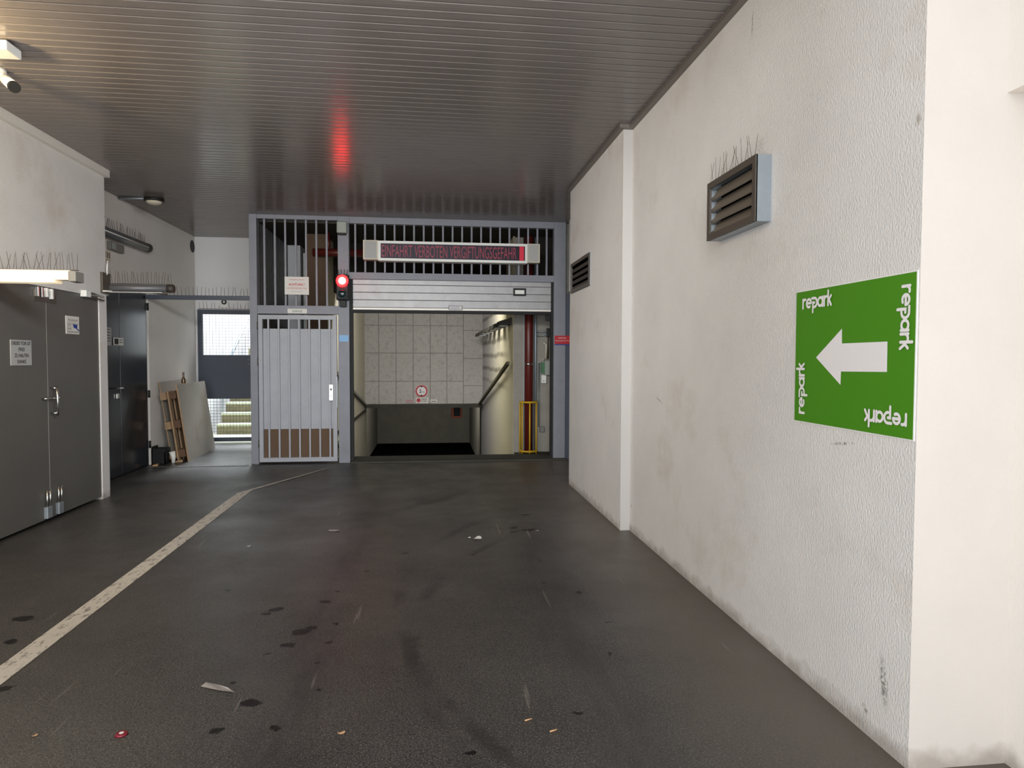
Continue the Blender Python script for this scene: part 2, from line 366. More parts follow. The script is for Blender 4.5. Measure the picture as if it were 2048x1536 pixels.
def dashes(o, r, u, w, h, n, m, parent, name='small_print', seed=1):   # print too small to read in the photo
    rd = random.Random(seed); b = MB(); x = 0.; o, r, u = Vector(o), Vector(r), Vector(u)
    while x < w:
        l = min(w-x, w/n*rd.uniform(.5, 1.3)); p = o+r*x; b.poly([p, p+r*l, p+r*l+u*h, p+u*h]); x += l+w/n*.3
    return b.build(name, m, parent)

# strokes with round ends on a plane
def strokes(lines, o, r, u, sc, wd, m, parent, name='lettering'):
    b = MB(); o, r, u = Vector(o), Vector(r), Vector(u); nrm = r.cross(u); W = wd/2
    P = lambda p: o+r*(p[0]*sc)+u*(p[1]*sc)
    out = nrm.normalized()*.00012
    for k, ln in enumerate(lines):
        ln = [p for i, p in enumerate(ln) if i == 0 or math.dist(p, ln[i-1]) > 1e-6]
        pts = [P(p)+out*(3*k) for p in ln]; L_, R_ = [], []
        for i, p in enumerate(pts):
            t0 = (pts[i]-pts[i-1]).normalized() if i else (pts[1]-pts[0]).normalized()
            t1 = (pts[i+1]-pts[i]).normalized() if i+1 < len(pts) else t0
            t = (t0+t1).normalized(); n = nrm.cross(t).normalized()*W*sc/max(.5, t.dot(t1))
            L_.append(b.bm.verts.new(p+n)); R_.append(b.bm.verts.new(p-n))
        for i in range(len(pts)-1): b.bm.faces.new((R_[i], R_[i+1], L_[i+1], L_[i]))
        for j_, (c, d_) in enumerate(((pts[0], pts[0]-pts[1]), (pts[-1], pts[-1]-pts[-2]))):
            d_ = d_.normalized(); n = nrm.cross(d_).normalized(); c = c+out*(1+j_)
            b.poly([c+W*sc*(math.cos(a_)*n+math.sin(a_)*d_) for a_ in [math.pi*i/10 for i in range(11)]])
    return b.build(name, m, parent)

def arc(cx, cy, R, a0, a1, n=16): return [(cx+R*math.cos(math.radians(a0+(a1-a0)*i/n)), cy+R*math.sin(math.radians(a0+(a1-a0)*i/n))) for i in range(n+1)]

# ------------------------------------------------------------------ the setting
# floor: flat lane, a slight rise behind the gate line in the left passage
b = MB()
ys = [-9, 0, 8.6, 9.7, YB+.1]
zf = lambda y: 0. if y <= 8.6 else (.012*(y-8.6)/1.1 if y < 9.7 else .012+.05*(y-9.7)/2.05)
prof = [(y, zf(y)) for y in ys]
for (y0, z0), (y1, z1) in zip(prof, prof[1:]):
    b.poly([(-6.5, y0, z0), (-2.42, y0, z0), (-2.42, y1, z1), (-6.5, y1, z1)])
for (y0, z0), (y1, z1) in zip(prof[:-1], prof[1:-1]):
    b.poly([(-2.42, y0, z0), (5, y0, z0), (5, y1, z1), (-2.42, y1, z1)])
b.poly([(-2.42, 9.7, .012), (5, 9.7, .012), (5, 10.3, .012), (-2.42, 10.3, .012)])
bmesh.ops.remove_doubles(b.bm, verts=b.bm.verts, dist=1e-4)
struct(b.build('floor', 'floor'))
# concrete sill in front of the ramp
struct(bx('floor_threshold', (-1.12, 9.70, 0), (1.98, 10.25, .034), 'conc_dark'))

# ceiling: metal slats running across the lane
b = MB(); SP = .0945; y = 1.9; pr = []
while y < YB+.05:
    pr += [(y, H+.003), (y+.004, H), (y+SP-.016, H), (y+SP-.013, H+.003), (y+SP-.013, H+.02), (y+SP, H+.02)]; y += SP
vs0 = [b.bm.verts.new((-4.6, p[0], p[1])) for p in pr]; vs1 = [b.bm.verts.new((2.6, p[0], p[1])) for p in pr]
for i in range(len(pr)-1): b.bm.faces.new((vs0[i], vs1[i], vs1[i+1], vs0[i+1]))
struct(b.build('ceiling', 'ceiling_metal'))
bx_ = lambda n, a, c, m: struct(bx(n, a, c, m))
bx_('ceiling_slab', (-7, 1.9, H+.05), (5, 11.95, H+.4), 'conc')
bx_('ceiling_fascia', (-7, 1.8, H-.02), (5, 1.9, H+.4), 'trim_metal')

# right side
bx_('wall_right', (XR, YC, 0), (XR+.7, YP0, H+.05), 'plaster')
bx_('wall_right_pier', (XP, YP0, 0), (XP+.4, YP1, H+.05), 'plaster')
bx_('wall_right_rear', (2.06, YP1, 0), (2.4, YG+.1, H+.05), 'plaster')
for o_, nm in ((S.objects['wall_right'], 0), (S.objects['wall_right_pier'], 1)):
    o_.data.materials.append(M_['plaster_dimmed' if nm else 'plaster_dimmed_front'])  # street-facing faces get the darkened copy of the plaster
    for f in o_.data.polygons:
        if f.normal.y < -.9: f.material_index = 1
bx_('wall_right_front', (2.12, -6, 0), (2.6, YC, H+.3), 'smooth_plaster')
bx_('lintel', (2.05, -6, 2.455), (2.13, YC, H+.3), 'smooth_plaster')
bx_('trim_1', (XR-.045, YC, H-.03), (XR, YP0-.045, H), 'trim_metal')
bx_('trim_2', (XP-.045, YP0, H-.03), (XP, YP1, H), 'trim_metal')
bx_('trim_3', (XP-.045, YP0-.045, H-.03), (XR, YP0, H), 'trim_metal')

# left side
DY0, DY1, DZ = 5.25, 7.57, 2.135
b = MB()
b.box((XL-.35, 1.9, 0), (XL, DY0, H+.05)).box((XL-.35, DY0, DZ), (XL, DY1, H+.05)).box((XL-.35, DY1, 0), (XL, YLP, H+.05))
struct(b.build('wall_left', 'plaster'))
bx_('trim_4', (XL, 1.9, H-.075), (XL+.05, YLP+.02, H), 'alu_light')
EY0, EY1, EZ = 7.9, 9.86, 2.37
b = MB()
b.box((XF-.3, YLP-.1, EZ), (XF, EY1, H+.05)).box((XF-.3, EY1, 0), (XF, YB, H+.05)).box((XF-.3, YLP-.1, 0), (XF, EY0, EZ))
struct(b.build('wall_left_rear', 'far_plaster'))
bx_('wall_leak_block', (-5.2, 4.9, 0), (-4.6, 10.1, 3), 'black')  # unseen dark boxes added behind the doors to stop light leaking through
bx_('wall_leak_block_end', (-5.2, 4.9, 0), (-3.7, 5.0, 3), 'black')
bx_('wall_leak_block_rear', (-5.2, 10.0, 0), (-4.1, 10.1, 3), 'black')
# back wall with mesh door opening
MX0, MX1, MZ = -3.83, -2.72, 2.30
b = MB()
b.box((XF-.3, YB, MZ), (-2.42, YB+.2, H+.05)).box((MX1, YB, 0), (-2.42, YB+.2, MZ)).box((XF-.3, YB, 0), (MX0, YB+.2, MZ))
struct(b.build('wall_back', 'white_render'))
# divider between passage and garage, corrugated on the garage side
b = MB(); y = 9.9; b.box((-2.5, 9.86, 0), (-2.44, YB+.2, H+.05))
struct(b.build('wall_divider', 'far_plaster'))
b = MB()
while y < 12.5: b.box((-2.44, y, .0), (-2.405, y+.06, H)); y += .11
struct(b.build('wall_corrugated', 'corrugated'))

# ------------------------------------------------------------------ ramp tunnel
TX0, TX1, TY = -1.6, 1.3, 16.9
zr = lambda y: -.21*(y-10.25)
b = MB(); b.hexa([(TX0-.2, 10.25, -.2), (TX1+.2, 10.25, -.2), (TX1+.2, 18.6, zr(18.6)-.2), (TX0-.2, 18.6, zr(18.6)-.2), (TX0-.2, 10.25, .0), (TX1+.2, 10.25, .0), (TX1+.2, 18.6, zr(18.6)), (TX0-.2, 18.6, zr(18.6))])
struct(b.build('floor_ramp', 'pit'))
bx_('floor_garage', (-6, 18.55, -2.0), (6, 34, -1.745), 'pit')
bx_('wall_garage', (-6, 26, -3), (6, 26.3, .6), 'conc_dark')
bx_('wall_garage_left', (-2.3, TY+.35, -3), (-2.0, 27.5, .6), 'conc_dark')
bx_('wall_garage_right', (1.5, TY+.35, -3), (1.8, 27.5, .6), 'conc_dark')
bx_('ceiling_garage', (-6, TY+.35, .45), (6, 28, .6), 'conc_dark')
bx_('wall_ramp_left', (TX0-.3, 10.9, -2.5), (TX0, TY+.4, 3.6), 'ramp_wall')
bx_('wall_ramp_right', (TX1, 10.6, -2.5), (TX1+.3, TY+.4, 3.6), 'stained')
bx_('wall_niche', (TX1+.02, 10.62, 0), (2.2, 10.9, 3.6), 'conc')
bx_('wall_niche_side', (1.98, 9.9, 0), (2.2, 10.7, 3.6), 'conc')
bx_('trim_7', (TX1+.004, 10.58, 0), (1.455, 10.615, 3.4), 'conc')
bx_('trim_8', (1.455, 10.59, 0), (1.60, 10.615, 3.4), 'steel_light')
bx_('floor_niche', (TX1+.02, 10.2, -.05), (2.2, 10.65, .014), 'conc_dark')
bx_('floor_entry', (-2.5, 10.2, -.05), (TX0+.02, 12.6, .014), 'conc_dark')
bx_('ceiling_ramp', (-2.43, 9.95, 3.42), (2.3, TY+.4, 3.7), 'conc_dark')
bx_('beam_1', (TX0, 11.6, 2.6), (TX1, 11.85, 3.45), 'beam_dark')  # beam enlarged and blackened to paint the gloom behind the upper bars
bx_('beam_2', (TX1+.02, 10.585, 2.62), (1.98, 10.62, 3.45), 'beam_dark')  # dark sheet over the upper niche wall, stands for shade
# lintel of concrete panels above the lower garage mouth
b = MB()
b.box((TX0, TY, .36), (TX1, TY+.3, 3.5)).box((TX0, TY-.0, .28), (TX1, TY+.3, .37))
struct(b.build('lintel_ramp', 'conc_tile'))
bx_('beam_3', (TX0, TY-.07, .275), (TX1, TY, .365), 'conc_dark')
b = MB()
for x in (-1.26, -.84, -.42, 0., .41, .82): b.box((x-.008, TY-.004, .37), (x+.008, TY+.002, 3.4))
for i, z in enumerate((.93, 1.63, 2.31, 3.0)): b.box((TX0, TY-.004, z-.007), (.82, TY+.002, z+.007))
for z in (.82, 1.5, 2.2): b.box((.82, TY-.004, z-.007), (TX1, TY+.002, z+.007))
struct(b.build('trim_5', 'joint'))
# entry back wall: brown boarding behind the pedestrian gate
bx_('wall_entry', (-2.45, 12.3, 0), (TX0, 12.5, 3.5), 'brown_board')
bx_('wall_entry_side', (-1.9, 10.82, 0), (TX0+.0, 10.9, 3.42), 'brown_board')
bx_('pillar', (-2.16, 12.0, 0), (-1.9, 12.3, 3.3), 'white_plastic')
# ledge and crash rails of the ramp
bx_('trim_6', (TX0, 10.9, .20), (TX0+.035, TY-.05, .24), 'conc_dark')

def rail(nm, X, side, p0, p1, label):
    t = thing(nm, label, 'rail', p0)
    d = Vector(p1)-Vector(p0); b = MB()
    A, B = Vector(p0), Vector(p1); s = Vector((side*.05, 0, 0)); h = Vector((0, 0, .055))
    b.hexa([A, A+s, B+s, B, A+h, A+s+h, B+s+h, B+h]); b.build('crash_bar', 'conc_dark' if side < 0 else 'grey_plastic', t); return t
rail('ramp_crash_rail', TX1, -1, (TX1-.055, 10.62, 1.40), (TX1-.055, TY-.02, .33), 'dark sloping crash rail on the yellowish right wall of the ramp').children[0].data.materials[0] = M_['rail_olive']
rail('ramp_crash_rail', TX0, 1, (TX0, 10.92, 1.35), (TX0, TY-.1, .33), 'sloping crash rail on the left wall of the ramp beside the steel post')

# ------------------------------------------------------------------ outside behind the mesh door
bx_('ground_yard', (-8, YB+.2, -.02), (-1.5, 13.25, .07), 'stair_tread')
bx_('wall_yard_back', (-8, 19, 0), (-2.2, 19.2, 6), 'white_render')
bx_('wall_yard_left', (-4.45, YB+.2, 0), (-4.2, 19, 4.2), 'white_render')
bx_('wall_yard_right', (-2.42, YB+.2, 0), (-2.2, 19, 3.6), 'white_render')
st = thing('outdoor_staircase', 'mossy concrete stairs climbing outside behind the mesh door', 'stairs', (-3.2, 13.2, .07))
for i in range(11):
    y0 = 13.2+i*.29; z0 = .07+i*.185; xl = -3.98
    s_ = MB().box((xl, y0, max(.07, z0-.2)), (-2.44, y0+.34, z0+.15)).build('step', 'stair_riser', st)
    MB().box((xl, y0-.03, z0+.15), (-2.44, y0+.31, z0+.19), .006).build('tread', 'stair_tread', s_)
hr = thing('stair_handrail', 'pale metal handrail beside the outdoor stairs, seen through the mesh', 'handrail', (-3.95, 13.4, 1))
MB().tube([(-4.0, 13.4, 1.0), (-3.98, 16.4, 2.95)], .03).build('rail', 'galv', hr)
for yy, z0, z1 in ((13.6, .3, 1.13), (16.2, 2.0, 2.8)): MB().tube([(-3.99, yy, z0-.2), (-3.99, yy, z1)], .018).build('post', 'galv', hr)

# ------------------------------------------------------------------ doors of the left side
d1 = thing('door_1', 'dark grey steel double door in the left wall', 'door', (XL, 6.4, 0)); d1['kind'] = 'structure'
SEAM = 6.60
l1 = bx('door_leaf', (XL-.06, DY0, .03), (XL-.012, SEAM-.004, DZ), 'grey_door', d1, .003)
l2 = bx('door_leaf', (XL-.06, SEAM+.004, .03), (XL-.012, DY1, DZ), 'grey_door', d1, .003)
bx('seam_strip', (XL-.014, SEAM-.003, .03), (XL-.009, SEAM+.003, DZ-.1), 'grey_plastic', l2)
b = MB(); b.tube([(XL+.045, SEAM+.035, 1.245), (XL+.05, SEAM+.04, 1.1), (XL+.045, SEAM+.045, .965)], .011)
for z in (1.22, .99): b.tube([(XL-.012, SEAM+.04, z), (XL+.045, SEAM+.04, z)], .008)
b.build('pull_bar', 'chrome', l2, 'bright curved pull bar')
MB().tube([(XL-.01, SEAM-.1, 1.128), (XL+.03, SEAM-.1, 1.128), (XL+.035, SEAM+.09, 1.128)], .009).build('lever_handle', 'chrome', l2)
for (yy, nm, lf) in ((SEAM-.07, 'floor_bolt', l1), (SEAM+.12, 'floor_bolt', l2)):
    k = MB().tube([(XL+.012, yy-.025, .13), (XL+.012, yy-.025, .30)], .009).tube([(XL+.012, yy+.025, .13), (XL+.012, yy+.025, .30)], .009).build(nm, 'chrome', lf)
    bx('bolt_plate', (XL-.012, yy-.04, .045), (XL+.022, yy+.04, .15), 'galv', k, .004)
for yy in (SEAM-.16, SEAM-.1, SEAM-.02, SEAM+.06):
    lf = l1 if yy < SEAM else l2
    bx('top_latch', (XL-.012, yy-.014, 2.03+.02*random.random()), (XL+.02, yy+.014, 2.125), 'chrome' if yy < SEAM-.05 else 'white_plastic', lf, .004)
bx('latch_plate', (XL-.014, SEAM-.2, 2.0), (XL-.006, SEAM+.16, 2.1), 'vent_dark', l1)
t = thing('door_sensor', 'small white sensor box at top right corner of the grey double door', 'sensor', (XL, 7.28, 2.13))
bx('housing', (XL-.01, 7.2, 2.105), (XL+.05, 7.3, 2.17), 'white_plastic', t, .006)
MB().tube([(XL+.025, 7.3, 2.16), (XL+.025, 7.62, 2.14)], .008).build('guide_rod', 'chrome', t)
MB().tube([(XL+.025, 7.3, 2.115), (XL+.025, 7.62, 2.10)], .008).build('guide_rod', 'wire', t)

# signs on the grey double door
t = thing('keep_clear_sign', 'grey paper sign reading DIESES TOR IST FREI ZU HALTEN on the left door leaf', 'sign', (XL, 6.2, 1.54))
A0, A1 = onX((24, 731), XL), onX((64, 677), XL); y0, y1, z0, z1 = A0.y, A1.y, A0.z, onX((44, 680), XL).z
bx('sheet', (XL-.012, y0, z0), (XL-.006, y1, z1), 'paper_grey', t); W = y1-y0; Hh = z1-z0; xx = XL-.0045
for i, (s, f) in enumerate((('DIESES TOR IST', .92), ('FREI', .28), ('ZU HALTEN', .68), ('DANKE', .42))):
    text_mesh(s, (xx, y0+W*(1-f)/2, z1-Hh*(.2+.24*i)), RL, UZ, W*f, Hh*.14, 'ink', t, bold=.015)
t = thing('waste_room_sign', 'small white sign with blue camera emblem on the right door leaf', 'sign', (XL, 7.04, 1.8))
y0, y1, z0, z1 = 6.925, 7.165, 1.727, 1.90
bx('sheet', (XL-.012, y0, z0), (XL-.006, y1, z1), 'paper', t); W = y1-y0; Hh = z1-z0
text_mesh('MÜLLRAUM', (xx, y0+W*.14, z1-Hh*.3), RL, UZ, W*.72, Hh*.17, 'ink_olive', t)
bx('divider_line', (XL-.006, y0+W*.08, z1-Hh*.42), (xx, y1-W*.05, z1-Hh*.40), 'ink_olive', t)
text_mesh('CITY', (xx, y0+W*.08, z1-Hh*.58), RL, UZ, W*.3, Hh*.12, 'ink', t)
text_mesh('LIVE', (xx, y0+W*.08, z1-Hh*.77), RL, UZ, W*.3, Hh*.12, 'ink', t)
q = lambda u, v: (xx, y0+W*u, z0+Hh*v)
MB().poly([q(.48, .56), q(.86, .54), q(.84, .38), q(.74, .32), q(.56, .36)]).poly([q(.72, .34), q(.96, .16), q(.98, .24), q(.8, .36)]).build('emblem', 'ink_blue', t, 'blue camera shaped emblem')
dashes((xx, y0+W*.08, z0+Hh*.1), RL, UZ, W*.85, Hh*.035, 7, 'ink', t)

d2 = thing('door_2', 'glossy dark anthracite door in the recess beyond the left wall', 'door', (XF, 8.9, 0)); d2['kind'] = 'structure'
lf = bx('door_leaf', (XF-.05, EY0, .02), (XF-.02, EY1-.02, EZ), 'dark_door', d2, .003)
bx('door_leaf', (XF-.05, 9.02, .02), (XF-.016, EY1-.03, EZ-.02), 'dark_door', d2, .003)
MB().tube([(XF-.02, 8.96, 1.115), (XF+.035, 8.96, 1.115), (XF+.04, 8.78, 1.12)], .011).build('lever_handle', 'chrome', lf)
bx('lock', (XF-.02, 8.88, .99), (XF+.0, 8.95, 1.05), 'chrome', lf, .004)
for z in (2.2, 1.0, .3): MB().tube([(XF-.005, EY1-.01, z-.05), (XF-.005, EY1-.01, z+.05)], .014).build('hinge', 'black', d2)
t = thing('door_notice', 'narrow pale notice at the left edge of the dark door', 'notice', (XF, 8.72, 1.75))
bx('sheet', (XF-.018, 8.65, 1.645), (XF-.013, 8.79, 1.865), 'paper_grey', t)
for i in range(5): dashes((XF-.012, 8.67, 1.835-.035*i), RL, UZ, .10, .01, 4, 'ink', t, seed=i)
t = thing('door_card', 'white card with a dark square on the dark door beside the notice', 'notice', (XF, 8.97, 1.7))
bx('card', (XF-.015, 8.84, 1.652), (XF-.010, 9.105, 1.747), 'paper', t)
bx('dark_square', (XF-.010, 8.86, 1.665), (XF-.009, 8.965, 1.735), 'ink', t)
for i in range(2): dashes((XF-.009, 8.99, 1.715-.03*i), RL, UZ, .09, .012, 3, 'ink', t, seed=i+9)

# mesh door to the yard
d3 = thing('door_3', 'grey steel door with wire mesh above and below a solid panel', 'door', (-3.27, YB, .06)); d3['kind'] = 'structure'
YD = YB+.03
b = MB(); X0, X1 = MX0, MX1
b.box((X0, YD, .07), (X0+.07, YD+.05, MZ)).box((X1-.07, YD, .07), (X1, YD+.05, MZ)).box((X0+.07, YD, 2.225), (X1-.07, YD+.05, MZ)).box((X0+.07, YD, .095), (X1-.07, YD+.05, .165))
b.build('door_frame', 'mesh_frame', d3)
bx('solid_panel', (X0+.07, YD+.005, .815), (X1-.07, YD+.045, 1.546), 'mesh_frame', d3)
b = MB(); z = .165
def wires(z0, z1, nm):
    b = MB(); x = X0+.07
    while x < X1-.07: b.tube([(x, YD+.025, z0), (x, YD+.025, z1)], .0028, 5, False); x += .052
    z = z0
    while z < z1: b.tube([(X0+.07, YD+.022, z), (X1-.07, YD+.022, z)], .0028, 5, False); z += .05
    b.build(nm, 'mesh_frame', d3)
wires(1.546, 2.225, 'wire_mesh'); wires(.165, .815, 'wire_mesh')
for xx_, zz in ((-3.03, 1.47), (-3.03, 1.4), (-2.99, 1.3)): MB().dome((xx_, YD+.005, zz), (0, -1, 0), .012, .008, 10, 3).build('rivet', 'galv', d3)

# ------------------------------------------------------------------ gate line
g = thing('steel_gate_frame', 'blue grey steel frame with vertical bars across the garage entrance', 'frame', (-.3, YG, 0))
for (x0, x1) in ((-2.49, -2.39), (-1.29, -1.135), (1.80, 1.975)):
    bx('post', (x0, YG, 0), (x1, YG+.12, H), 'steel_blue', g, .004)
bx('top_rail', (-2.39, YG+.01, 3.435), (-1.29, YG+.11, H), 'steel_blue', g, .003)
bx('top_rail', (-1.135, YG+.01, 3.40), (1.80, YG+.11, H), 'steel_blue', g, .003)
bx('transom', (-2.39, YG+.005, 2.117), (-1.29, YG+.11, 2.235), 'steel_blue', g, .003)
bx('transom', (-1.135, YG+.005, 2.62), (1.80, YG+.11, 2.715), 'steel_blue', g, .003)
bx('jamb_panel', (1.975, YG+.02, 0), (2.10, YG+.08, 2.45), 'mesh_frame', g)
def bars(xs, z0, z1, parent, y, name='bar', m='steel_blue', r=.013):
    first = None
    for x in xs:
        if first is None:
            first = MB().box((x-r, y-r, z0), (x+r, y+r, z1), .002).build(name, m, parent); fx = x
        else:
            o = first.copy(); COL.objects.link(o); o.parent = parent; o.location = first.location+Vector((x-fx, 0, 0))
bars([-2.294+.1413*i for i in range(7)], 2.235, 3.435, g, YG+.05)
bars([-1.051+.1373*i for i in range(21)], 2.715, 3.40, g, YG+.05)

pg = thing('pedestrian_gate', 'barred grey pedestrian gate with sheet infill left of the garage opening', 'gate', (-1.85, YG, .04))
GX0, GX1, GZ0, GZ1 = -2.375, -1.31, .04, 2.10
b = MB()
b.box((GX0, YG-.02, GZ0), (GX0+.055, YG+.03, GZ1)).box((GX1-.055, YG-.02, GZ0), (GX1, YG+.03, GZ1)).box((GX0+.055, YG-.02, GZ1-.06), (GX1-.055, YG+.03, GZ1)).box((GX0+.055, YG-.02, GZ0), (GX1-.055, YG+.03, GZ0+.06))
b.build('gate_frame', 'steel_light', pg)
bx('infill_panel', (GX0+.055, YG+.022, .50), (GX1-.055, YG+.028, 1.91), 'steel_light', pg)
bx('kick_panel', (GX0+.055, YG+.024, GZ0+.06), (GX1-.055, YG+.03, .50), 'brown_board', pg, label='brown board behind the lower bars')
bars([-2.243+.1388*i for i in range(7)], GZ0+.06, GZ1-.06, pg, YG+.005, 'bar', 'steel_light', .012)
lk = bx('lock_plate', (-1.42, YG-.03, .90), (-1.365, YG-.02, 1.13), 'chrome', pg, .004, label='bright metal lock plate')
MB().dome((-1.392, YG-.03, 1.06), (0, -1, 0), .018, .02, 14, 4).build('knob', 'chrome', lk)
bx('keyhole', (-1.398, YG-.032, .955), (-1.386, YG-.03, .98), 'black', lk)
bx('strike_plate', (-1.318, YG-.03, .80), (-1.30, YG+.02, 1.24), 'galv', pg, .003)
for z in (.3, 1.45, 1.95): MB().tube([(GX0-.006, YG-.012, z-.05), (GX0-.006, YG-.012, z+.05)], .012).build('hinge', 'vent_dark', pg)

# sectional door, raised
sd = thing('sectional_garage_door', 'raised silver sectional garage door hanging above the ramp', 'garage door', (.33, YG+.1, 2.15))
SX0, SX1 = -1.105, 1.77; pz = [2.19, 2.225, 2.333, 2.44, 2.55, 2.66]
for i, (z0, z1) in enumerate(zip(pz, pz[1:])):
    bx('panel' if i else 'bottom_profile', (SX0, YG+.06, z0+.0015), (SX1, YG+.10, z1-.0015), 'alu_door' if i else 'alu_light', sd, .005)
bx('bottom_seal', (SX0+.0, YG+.065, 2.145), (SX1, YG+.10, 2.192), 'rubber', sd, .008)
w = bx('view_window', (1.205, YG+.05, 2.415), (1.395, YG+.062, 2.53), 'black', sd, .004)
bx('pane', (1.232, YG+.046, 2.444), (1.368, YG+.051, 2.50), 'white_plastic', w)
w = bx('type_plate', (.265, YG+.055, 2.20), (.465, YG+.061, 2.268), 'mesh_frame', sd)
bx('plate_face', (.275, YG+.052, 2.206), (.455, YG+.056, 2.262), 'paper', w)
for i in range(3): dashes((.29, YG+.051, 2.25-.017*i), FX, UZ, .14, .006, 5, 'ink_blue', w, seed=i)
for x0, x1 in ((-1.135, -1.09), (1.765, 1.80)): bx('guide_rail', (x0, YG+.06, .03), (x1, YG+.13, 2.62), 'rubber', sd)
bx('corner_bracket', (1.70, YG+.10, 2.06), (1.77, YG+.16, 2.17), 'rubber', sd, .005)

# LED message display
ld = thing('message_display', 'wide white LED display warning EINFAHRT VERBOTEN above the garage door', 'display', (.32, 9.65, 3.0))
z0, z1 = 2.865, 3.14
for x0, x1 in ((-.93, -.72), (1.385, 1.57)):
    k = bx('side_box', (x0, 9.66, z0+.015), (x1, YG+.02, z1+.01), 'cream_plastic', ld, .005)
    bx('cover', (x0+.02, 9.655, z0+.03), (x1-.02, 9.661, z1-.005), 'paper_grey', k)
bx('housing', (-.72, 9.65, z0), (1.385, YG+.02, z1), 'white_plastic', ld, .006)
b = MB(); e = .035; yy = 9.635
b.box((-.72, yy, z0), (1.385, 9.66, z0+e)).box((-.72, yy, z1-e), (1.385, 9.66, z1)).box((-.72, yy, z0+e), (-.72+e, 9.66, z1-e)).box((1.385-e, yy, z0+e), (1.385, 9.66, z1-e))
b.build('bezel', 'white_plastic', ld)
bx('screen', (-.72+e, 9.645, z0+e), (1.385-e, 9.651, z1-e), 'led_screen', ld)
text_mesh('EINFAHRT VERBOTEN VERGIFTUNGSGEFAHR', (-.67, 9.643, z0+e+.018), FX, UZ, 1.90, z1-z0-2*e-.036, 'led_text', ld)
bx('lit_column', (1.27, 9.642, z0+e+.004), (1.335, 9.645, z1-e-.004), 'led_on', ld, label='solid red lit bar at the end of the text')

# traffic light
tl = thing('traffic_light', 'black two-lamp traffic light on the middle post, red lamp lit', 'traffic light', (-1.215, 9.65, 2.48))
cx = -1.215
bx('housing', (cx-.085, 9.66, 2.31), (cx+.085, YG-.005, 2.665), 'black', tl, .015)
bx('bracket', (cx-.045, 9.70, 2.22), (cx+.045, YG-.002, 2.31), 'black', tl, .006)
MB().disc((cx, 9.655, 2.575), (0, -1, 0), .082, .01).build('lamp_ring', 'red_glow', tl, 'red glowing rim around the lit lamp')
MB().dome((cx, 9.643, 2.575), (0, -1, 0), .052, .022).build('red_lamp', 'red_lamp', tl, 'bright lit red lamp')
MB().tube([(cx, 9.66, 2.395), (cx, 9.635, 2.395)], [.075, .072], 24).build('lamp_hood', 'black', tl)
MB().dome((cx, 9.634, 2.395), (0, -1, 0), .055, .025).build('green_lamp', 'green_lens', tl, 'dark unlit green lamp')
for dx in (-.05, -.015, .02, .055): MB().tube([(cx+dx, 9.70, 2.66), (cx+dx*1.3, 9.70, 2.74)], .004, 6).build('spike', 'black', tl)
t = thing('motion_sensor', 'pale rounded motion sensor box at top of the middle post', 'sensor', (-1.22, 9.7, 3.33))
bx('housing', (-1.295, 9.70, 3.245), (-1.155, YG, 3.41), 'greygreen_box', t, .018)
bx('lens_band', (-1.28, 9.705, 3.225), (-1.17, YG, 3.246), 'black', t, .004)

# signs at the gate
t = thing('warning_sign', 'white sign headed ACHTUNG hanging on the bars above the pedestrian gate', 'sign', (-1.85, 9.74, 2.5))
x0, x1, z0, z1 = -2.015, -1.685, 2.385, 2.635
bx('board', (x0, 9.765, z0), (x1, 9.775, z1), 'paper', t, .003); W = x1-x0; ya = 9.7635
dashes((x0+W*.2, ya, z1-.045), FX, UZ, W*.6, .006, 12, 'ink_red', t, seed=3)
text_mesh('ACHTUNG !', (x0+W*.17, ya, z1-.125), FX, UZ, W*.66, .033, 'ink_red', t, bold=.02)
text_mesh('AUTOMATISCHES TOR', (x0+W*.09, ya, z1-.17), FX, UZ, W*.82, .018, 'ink_red', t)
dashes((x0+W*.27, ya, z1-.212), FX, UZ, W*.46, .006, 9, 'paper_grey', t, seed=5)
t = thing('garage_sign', 'small white strip sign reading GARAGE on the frame above the pedestrian gate', 'sign', (-1.85, 9.77, 2.15))
bx('plate', (-1.98, YG-.008, 2.125), (-1.715, YG+.004, 2.19), 'paper', t, .002)
text_mesh('GARAGE', (-1.915, YG-.0095, 2.142), FX, UZ, .135, .03, 'ink_green', t, bold=.008)
t = thing('automatic_door_sign', 'red sign headed ACHTUNG on the right post of the gate', 'sign', (1.9, 9.76, 1.77))
bx('plate', (1.812, YG-.008, 1.715), (2.05, YG, 1.838), 'sign_red', t)
bx('blue_edge', (1.812, YG-.009, 1.70), (2.05, YG, 1.716), 'ink_blue', t)
text_mesh('ACHTUNG', (1.865, YG-.0095, 1.795), FX, UZ, .115, .018, 'paper', t, bold=.01)
text_mesh('Automatisches Tor', (1.82, YG-.0095, 1.757), FX, UZ, .21, .018, 'paper', t)
t = bx('post_sticker', (-1.275, YG-.003, 1.735), (-1.15, YG+.001, 1.826), 'sticker_blue'); tag(t, 'torn pale blue sticker on the middle steel post', 'sticker')

